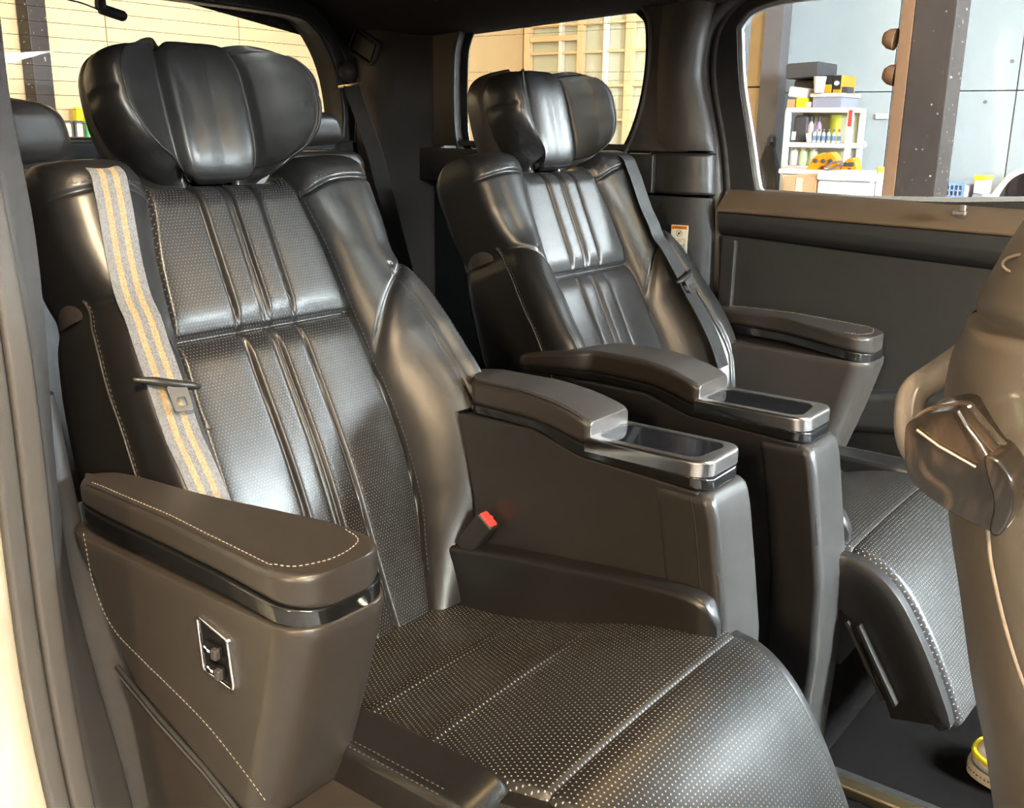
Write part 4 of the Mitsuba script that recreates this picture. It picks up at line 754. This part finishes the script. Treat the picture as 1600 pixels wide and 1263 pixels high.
# white storage rack
RY = 5.2
def zat(px_, py_, y=RY): return at(px_, py_, y=y)[2]
x0, x1 = at(1229, 215, y=RY)[0], at(1326, 215, y=RY)[0]
zt, zm, zl = zat(1280, 172), zat(1275, 227), zat(1270, 264)
for x in (x0, x1):
    for y in (RY, RY+.22): put('storage_rack__post' if 'storage_rack__post' in scene or True else '', rbox((x, y, (GZ+zt)/2), (.035, .035, zt-GZ), .004, 2), 'white')
for k, z in enumerate((zt, zm, zl, .30)): put('storage_rack__shelf', rbox(((x0+x1)/2, RY+.11, z), (x1-x0+.03, .25, .032), .005, 2), 'white')
put('storage_rack__back_panel', rbox(((x0+x1)/2, RY+.235, (zt+.0)/2), (x1-x0, .008, zt), .002, 1), 'cream')
tag('storage_rack', 'white open storage rack full of bottles against the blue wall', 'shelf')
def box_at(key, a, b, c, d, y, dep, z0, mat, label, cat_, tilt=0, r=.006):
    """Box whose front spans pixel columns a..c and rises from z0 by the height of rows b..d."""
    xa, xb = at(a, (b+d)/2, y=y)[0], at(c, (b+d)/2, y=y)[0]; h = at((a+c)/2, b, y=y)[2]-at((a+c)/2, d, y=y)[2]
    R = np.array([[math.cos(tilt), 0, -math.sin(tilt)], [0, 1, 0], [math.sin(tilt), 0, math.cos(tilt)]])
    k = put(key, rbox(((xa+xb)/2, y+dep/2, z0+h/2), (xb-xa, dep, h), min(r, h*.2), 2, R), mat, label=label, cat=cat_); return k, xa, xb, z0+h
T0 = zt+.016
k, a, b, z = box_at('kraft_box', 1229, 158, 1242.5, 171, 5.22, .16, T0, 'kraft', 'kraft box at the left end of the rack top', 'box')
k, a, b, zy = box_at('yellow_box', 1243, 157, 1259, 172, 5.21, .18, T0, 'yellow', 'bright yellow box on the rack top beside the kraft box', 'box')
k, a, b, z1 = box_at('grey_bin', 1269, 154, 1314, 171, 5.22, .30, T0, 'lavender', 'lavender-grey bin on top of the white rack', 'bin'); put(k+'__lid', rbox(((a+b)/2, 5.37, z1+.01), (b-a+.03, .33, .025), .006), 'white')
box_at('pink_tin', 1259, 162, 1267, 171, 5.22, .05, T0, 'pink', 'small pink tin between the yellow box and the grey bin', 'tin')
k, a, b, z2 = box_at('white_bag', 1231, 140, 1262, 157, 5.22, .16, zy, 'white', 'crumpled white bag lying on the yellow box', 'bag', -.12, .03)
k, a, b, z3 = box_at('black_tray', 1228, 136, 1276, 149, 5.26, .30, zy+.0, 'grey_dark', 'dark tray behind the white bag on the rack top', 'tray')
scene[k] = mikit.ply(rbox(((a+b)/2, 5.50, z2+.0), (b-a, .24, .10), .01, 2), 'mat_grey_dark', smooth=32)
k, a, b, z4 = box_at('black_case', 1226, 115, 1277, 139, 5.26, .34, z2+.058, 'grey_dark', 'large black case lying tilted on top of the rack pile', 'case', .05, .012)
k, a, b, z5 = box_at('tool_box', 1277, 122, 1301, 150, 5.24, .26, z1+.022, 'plastic_dark', 'black and orange carton standing on the grey bin', 'box')
put(k+'__end', rbox((b+.027, 5.37, z1+.022+(z5-z1-.022)/2), (.052, .26, z5-z1-.022), .006, 2), 'orange'); put(k+'__band', rbox(((a+b)/2, 5.237, z1+.05), (b-a-.01, .004, .05), .001, 1), 'orange'); put(k+'__end_top', rbox((b+.027, 5.237, z5-.045), (.051, .004, .085), .001, 1), 'plastic_dark')
th_ = np.linspace(0, 2*math.pi, 24, endpoint=False); put(k+'__badge', slab(np.stack([b+.027+.018*np.cos(th_), z5-.05+.014*np.sin(th_)], 1), 'y', 5.232, .003, 0), 'white', False)
p = at(1281, 148, y=5.2); put('paper_cup', lathe([(0, .001), (0, .030), (.095, .040), (.10, .040), (.10, .036), (.02, .028), (.02, .001)], (p[0], 5.18, z1+.022), (0, 0, 1), 20), 'white', label='white paper cup in front of the black and orange carton', cat='cup')
box_at('black_carton', 1314, 140, 1324, 150, 5.26, .12, z1+.022, 'grey_dark', 'small black carton at the right end of the rack pile', 'box')
p = at(1329, 185, y=5.19); put('red_tag', rbox((p[0], 5.185, p[2]), (.025, .010, .10), .004), 'red', label='red tag hanging from the right post of the rack', cat='tag')
# middle shelf
Z1 = zm+.017
p = at(1252, 205, y=5.3); put('dark_canister', rbox((p[0], 5.34, Z1+.086), (.10, .12, .17), .02, 4), 'grey_dark', label='large dark canister on the left of the rack middle shelf', cat='canister'); put('dark_canister__sticker', rbox((p[0]-.035, 5.263, Z1+.04), (.03, .003, .055), .001, 1), 'white')
def bottle(key, x, y, z, h, r, mat, capm, label, group=None):
    put(key+'__body', lathe([(0, .0005), (0, r*.95), (.004, r), (h*.66, r), (h*.78, r*.45), (h*.82, r*.42), (h*.82, .0005)], (x, y, z), (0, 0, 1), 16), mat, 40)
    put(key+'__cap', cyl((x, y, z+h*.80), (x, y, z+h), r*.52, bev=r*.08, n=14), capm); put(key+'__label', cyl((x, y, z+h*.15), (x, y, z+h*.5), r*1.03, n=16), 'white' if mat != 'white' else 'blue')
    tag(key, label, 'bottle', group)
for k, (u, mt, cp_, lb) in enumerate(((1272, 'pink', 'grey_dark', 'pink bottle with black cap, left of the pair on the middle rack shelf'), (1284, 'purple', 'grey_dark', 'purple bottle with black cap, right of the pair on the middle rack shelf'))):
    bottle('spray_bottle'+(f'_{k:03d}' if k else ''), at(u, 205, y=5.36)[0], 5.30, Z1, .165, .020, mt, cp_, lb)
box_at('white_card', 1259, 208, 1268, 223, 5.22, .02, Z1, 'white', 'white card leaning beside the dark canister', 'card', .2)
for k, u in enumerate((1273, 1280, 1287, 1295, 1303, 1311)):
    nm = 'small_bottle'+(f'_{k:03d}' if k else ''); mt = ['blue', 'white', 'white', 'white', 'white', 'red'][k]
    bottle(nm, at(u, 215, y=5.23)[0], 5.225, Z1, .085, .0125, 'white', mt if mt != 'white' else 'grey_mid', ('first', 'second', 'third', 'fourth', 'fifth', 'sixth')[k]+' little white bottle from the left in the front row of the middle rack shelf', 'white bottles on the middle shelf')
p = at(1310, 200, y=5.42); put('lime_tub', lathe([(0, .001), (0, .032), (.16, .036), (.175, .036), (.175, .001)], (p[0], 5.36, Z1), (0, 0, 1), 20), 'lime', label='lime green tub at the back right of the middle rack shelf', cat='tub')
# lower shelf: jars and the orange brake calipers
Z2 = zl+.017
for k, (u, mt) in enumerate(((1240, 'jar'), (1255, 'jar_green'), (1270, 'jar_green'))):
    nm = 'glass_jar'+(f'_{k:03d}' if k else ''); xx = at(u, 250, y=5.28)[0]
    put(nm, lathe([(0, .001), (0, .024), (.01, .027), (.085, .027), (.10, .021), (.10, .001)], (xx, 5.28, Z2), (0, 0, 1), 20), mt, 40); put(nm+'__lid', cyl((xx, 5.28, Z2+.099), (xx, 5.28, Z2+.116), .023, bev=.004, n=20), 'satin')
    tag(nm, ('clear jar with metal lid, left end of the lower rack shelf', 'green jar with metal lid, second from the left on the lower rack shelf', 'green jar with metal lid next to the orange caliper')[k], 'jar')
ZT0 = zat(1287, 266, 4.75); ta, tb = at(1216, 266, y=4.74)[0], at(1361, 266, y=4.74)[0]
put('low_table', rbox(((ta+tb)/2, 4.88, ZT0-.015), (tb-ta, .28, .03), .006), 'white')
for xx in (ta+.04, tb-.04): put('low_table__leg', rbox((xx, 4.88, (GZ+ZT0-.03)/2), (.035, .24, ZT0-.03-GZ), .005), 'white')
tag('low_table', 'low white table in front of the rack holding the orange calipers', 'table')
ZT = zat(1287, 266, 4.75)+.001
def caliper(key, u0, u1, h, label):
    xa, xb = at(u0, 258, y=4.80)[0], at(u1, 258, y=4.80)[0]; w = xb-xa
    o = cr([(xa, ZT), (xa+.12*w, ZT+.55*h), (xa+.28*w, ZT+.82*h), (xa+.45*w, ZT+.95*h), (xa+.55*w, ZT+.86*h), (xa+.68*w, ZT+h), (xa+.85*w, ZT+.7*h), (xb, ZT+.15*h), (xb-.03*w, ZT), (xa+.7*w, ZT), (xa+.6*w, ZT+.2*h), (xa+.4*w, ZT+.18*h), (xa+.3*w, ZT)], 90, True)
    put(key, arm_shell(np.array(sg.Polygon(o).buffer(0).exterior.coords)[:-1], 4.77, 4.87, .02), 'orange', 50)
    for f_ in (.25, .5, .72): put(key+'__bolt', cyl((xa+f_*w, 4.772, ZT+.5*h), (xa+f_*w, 4.757, ZT+.5*h), .012, bev=.002, n=12), 'grey_dark')
    tag(key, label, 'brake caliper')
caliper('brake_caliper', 1265, 1314, .105, 'wide orange brake caliper on the low white table'); caliper('brake_caliper_001', 1318, 1341, .075, 'smaller orange brake caliper at the right of the low white table')
put('pliers', cat([tube(cr([at(u, v, y=4.74) for u, v in q], 16), .006, 6) for q in (((1290, 262), (1300, 254), (1316, 252)), ((1292, 266), (1304, 262), (1318, 256)))]), 'grey_mid', True, label='grey pliers lying across the wide orange caliper', cat='pliers')
# carton and cooler box below the window line
xa, xb = at(1223, 285, y=4.3)[0], at(1276, 285, y=4.3)[0]; xc = at(1362, 285, y=4.3)[0]; zb = at(1290, 268, y=4.3)[2]
put('cardboard_carton', rbox(((xa+xb)/2, 4.5, (zb-.03+GZ)/2), (xb-xa-.004, .40, zb-.03-GZ), .008, 2), 'kraft', label='brown cardboard carton at the lower left of the far door window', cat='box'); put('cardboard_carton__tape', rbox(((xa+xb)/2, 4.298, (zb-.03+GZ)/2), (.04, .003, zb-.05-GZ), .001, 1), 'cream')
put('white_cooler', rbox(((xb+xc)/2, 4.5, (zb-.05+GZ)/2), (xc-xb-.004, .40, zb-.05-GZ), .015, 3), 'white', label='large bright white cooler box beside the brown carton', cat='cooler'); put('white_cooler__lid', rbox(((xb+xc)/2, 4.5, zb-.025), (xc-xb+.004, .42, .05), .012, 3), 'white')
p = at(1375.5, 290, y=4.38); put('jar_with_lime_lid', lathe([(0, .001), (0, .028), (.16, .028), (.17, .022), (.17, .001)], (p[0], 4.38, p[2]-.10), (0, 0, 1), 18), 'white'); put('jar_with_lime_lid__lid', cyl((p[0], 4.38, p[2]+.07), (p[0], 4.38, p[2]+.10), 0.027, bev=.004), 'lime'); tag('jar_with_lime_lid', 'white jar with a lime lid between the cooler and the steel column', 'jar')
put('side_stand', rbox((p[0]+.012, 4.38, (p[2]-.10+GZ)/2), (.06, .10, p[2]-.10-GZ), .01), 'red', label='red stand under the jar with the lime lid', cat='stand')
# crate, small box and white car on the right
xa, xb = at(1470, 300, y=3.72)[0], at(1507, 300, y=3.72)[0]; z0, z1 = at(1488, 330, y=3.72)[2], at(1488, 284, y=3.72)[2]
cr_ = [slab(rp([(xa, z0), (xb, z0), (xb, z1), (xa, z1)], .012), 'y', 3.72, .012, .002, [rp([(xa+.02+i*(xb-xa-.03)/4, z0+.02+j*(z1-z0-.03)/4), (xa+.02+(i+.7)*(xb-xa-.03)/4, z0+.02+j*(z1-z0-.03)/4), (xa+.02+(i+.7)*(xb-xa-.03)/4, z0+.02+(j+.7)*(z1-z0-.03)/4), (xa+.02+i*(xb-xa-.03)/4, z0+.02+(j+.7)*(z1-z0-.03)/4)], .003) for i in range(4) for j in range(4)])]
put('blue_crate', cat(cr_), 'blue'); put('blue_crate__inner', rbox(((xa+xb)/2, 3.84, (z0+z1)/2-.005), (xb-xa, .20, z1-z0-.02), .01), 'lavender'); put('blue_crate__stand', rbox(((xa+xb)/2, 3.83, (z0+GZ)/2), (xb-xa, .22, z0-GZ), .01), 'grey_mid'); tag('blue_crate', 'blue plastic lattice crate at the right of the steel column', 'crate')
k, a, b, z = box_at('cream_box', 1521, 281, 1537, 303, 3.78, .15, at(1530, 303, y=3.78)[2], 'cream', 'cream and yellow box between the blue crate and the white car', 'box'); put(k+'__lid', rbox(((a+b)/2, 3.855, z+.008), (b-a+.008, .16, .02), .004), 'yellow')
put('cream_box__plinth', rbox(((a+b)/2, 3.855, (at(1530, 303, y=3.78)[2]+GZ)/2), (b-a+.01, .15, at(1530, 303, y=3.78)[2]-GZ), .01), 'grey_mid')
CY = 4.0; top = cr(px([(1515, 330), (1540, 312), (1558, 290), (1577, 270), (1600, 262)], y=CY), 30)
prof = np.vstack([top, cr([tuple(top[-1]+[.02, .004]), (-.4, .96), (.4, .97), (1.1, .90), (1.7, .62)], 30), [(2.4, .55), (2.4, -.2), (-1.22, -.2), (-1.24, .5)]])
put('white_car', arm_shell(prof, CY, CY+1.6, .07), 'car_white', 50)
win = cr(px([(1556, 330), (1560, 308), (1575, 285), (1592, 273), (1612, 268)], y=CY-.01), 30); win = np.vstack([win, [(-.4, .915), (.4, .92), (.9, .86), (.95, .60), (-1.0, .60)]])
put('white_car__window', slab(win, 'y', CY-.006, .02, .004), 'glass_black', 50)
for wx_ in (-.55, 1.7): put('white_car__wheel', cyl((wx_, CY-.02, GZ+.31), (wx_, CY+.2, GZ+.31), .31, bev=.03, n=32), 'plastic_dark')
tag('white_car', 'white car parked beyond the van at the lower right corner of the far window', 'car')
for i in range(len(LAMPS)):
    k = 'ceiling_lamp'+(f'_{i:03d}' if i else ''); where = ('high above the open near door', 'low in front of the near side', 'by the near workshop wall', 'at the far end of the rear wall', 'in the middle of the rear wall', 'over the white rack', 'added over the white car to brighten the far seat', 'added straight ahead of the van for cool sheen on the seats', 'added ahead of the van on the far side for sheen on the near seat')[i]
    labels[k] = {'label': 'unseen rectangular lamp panel '+where, 'category': 'lamp'}
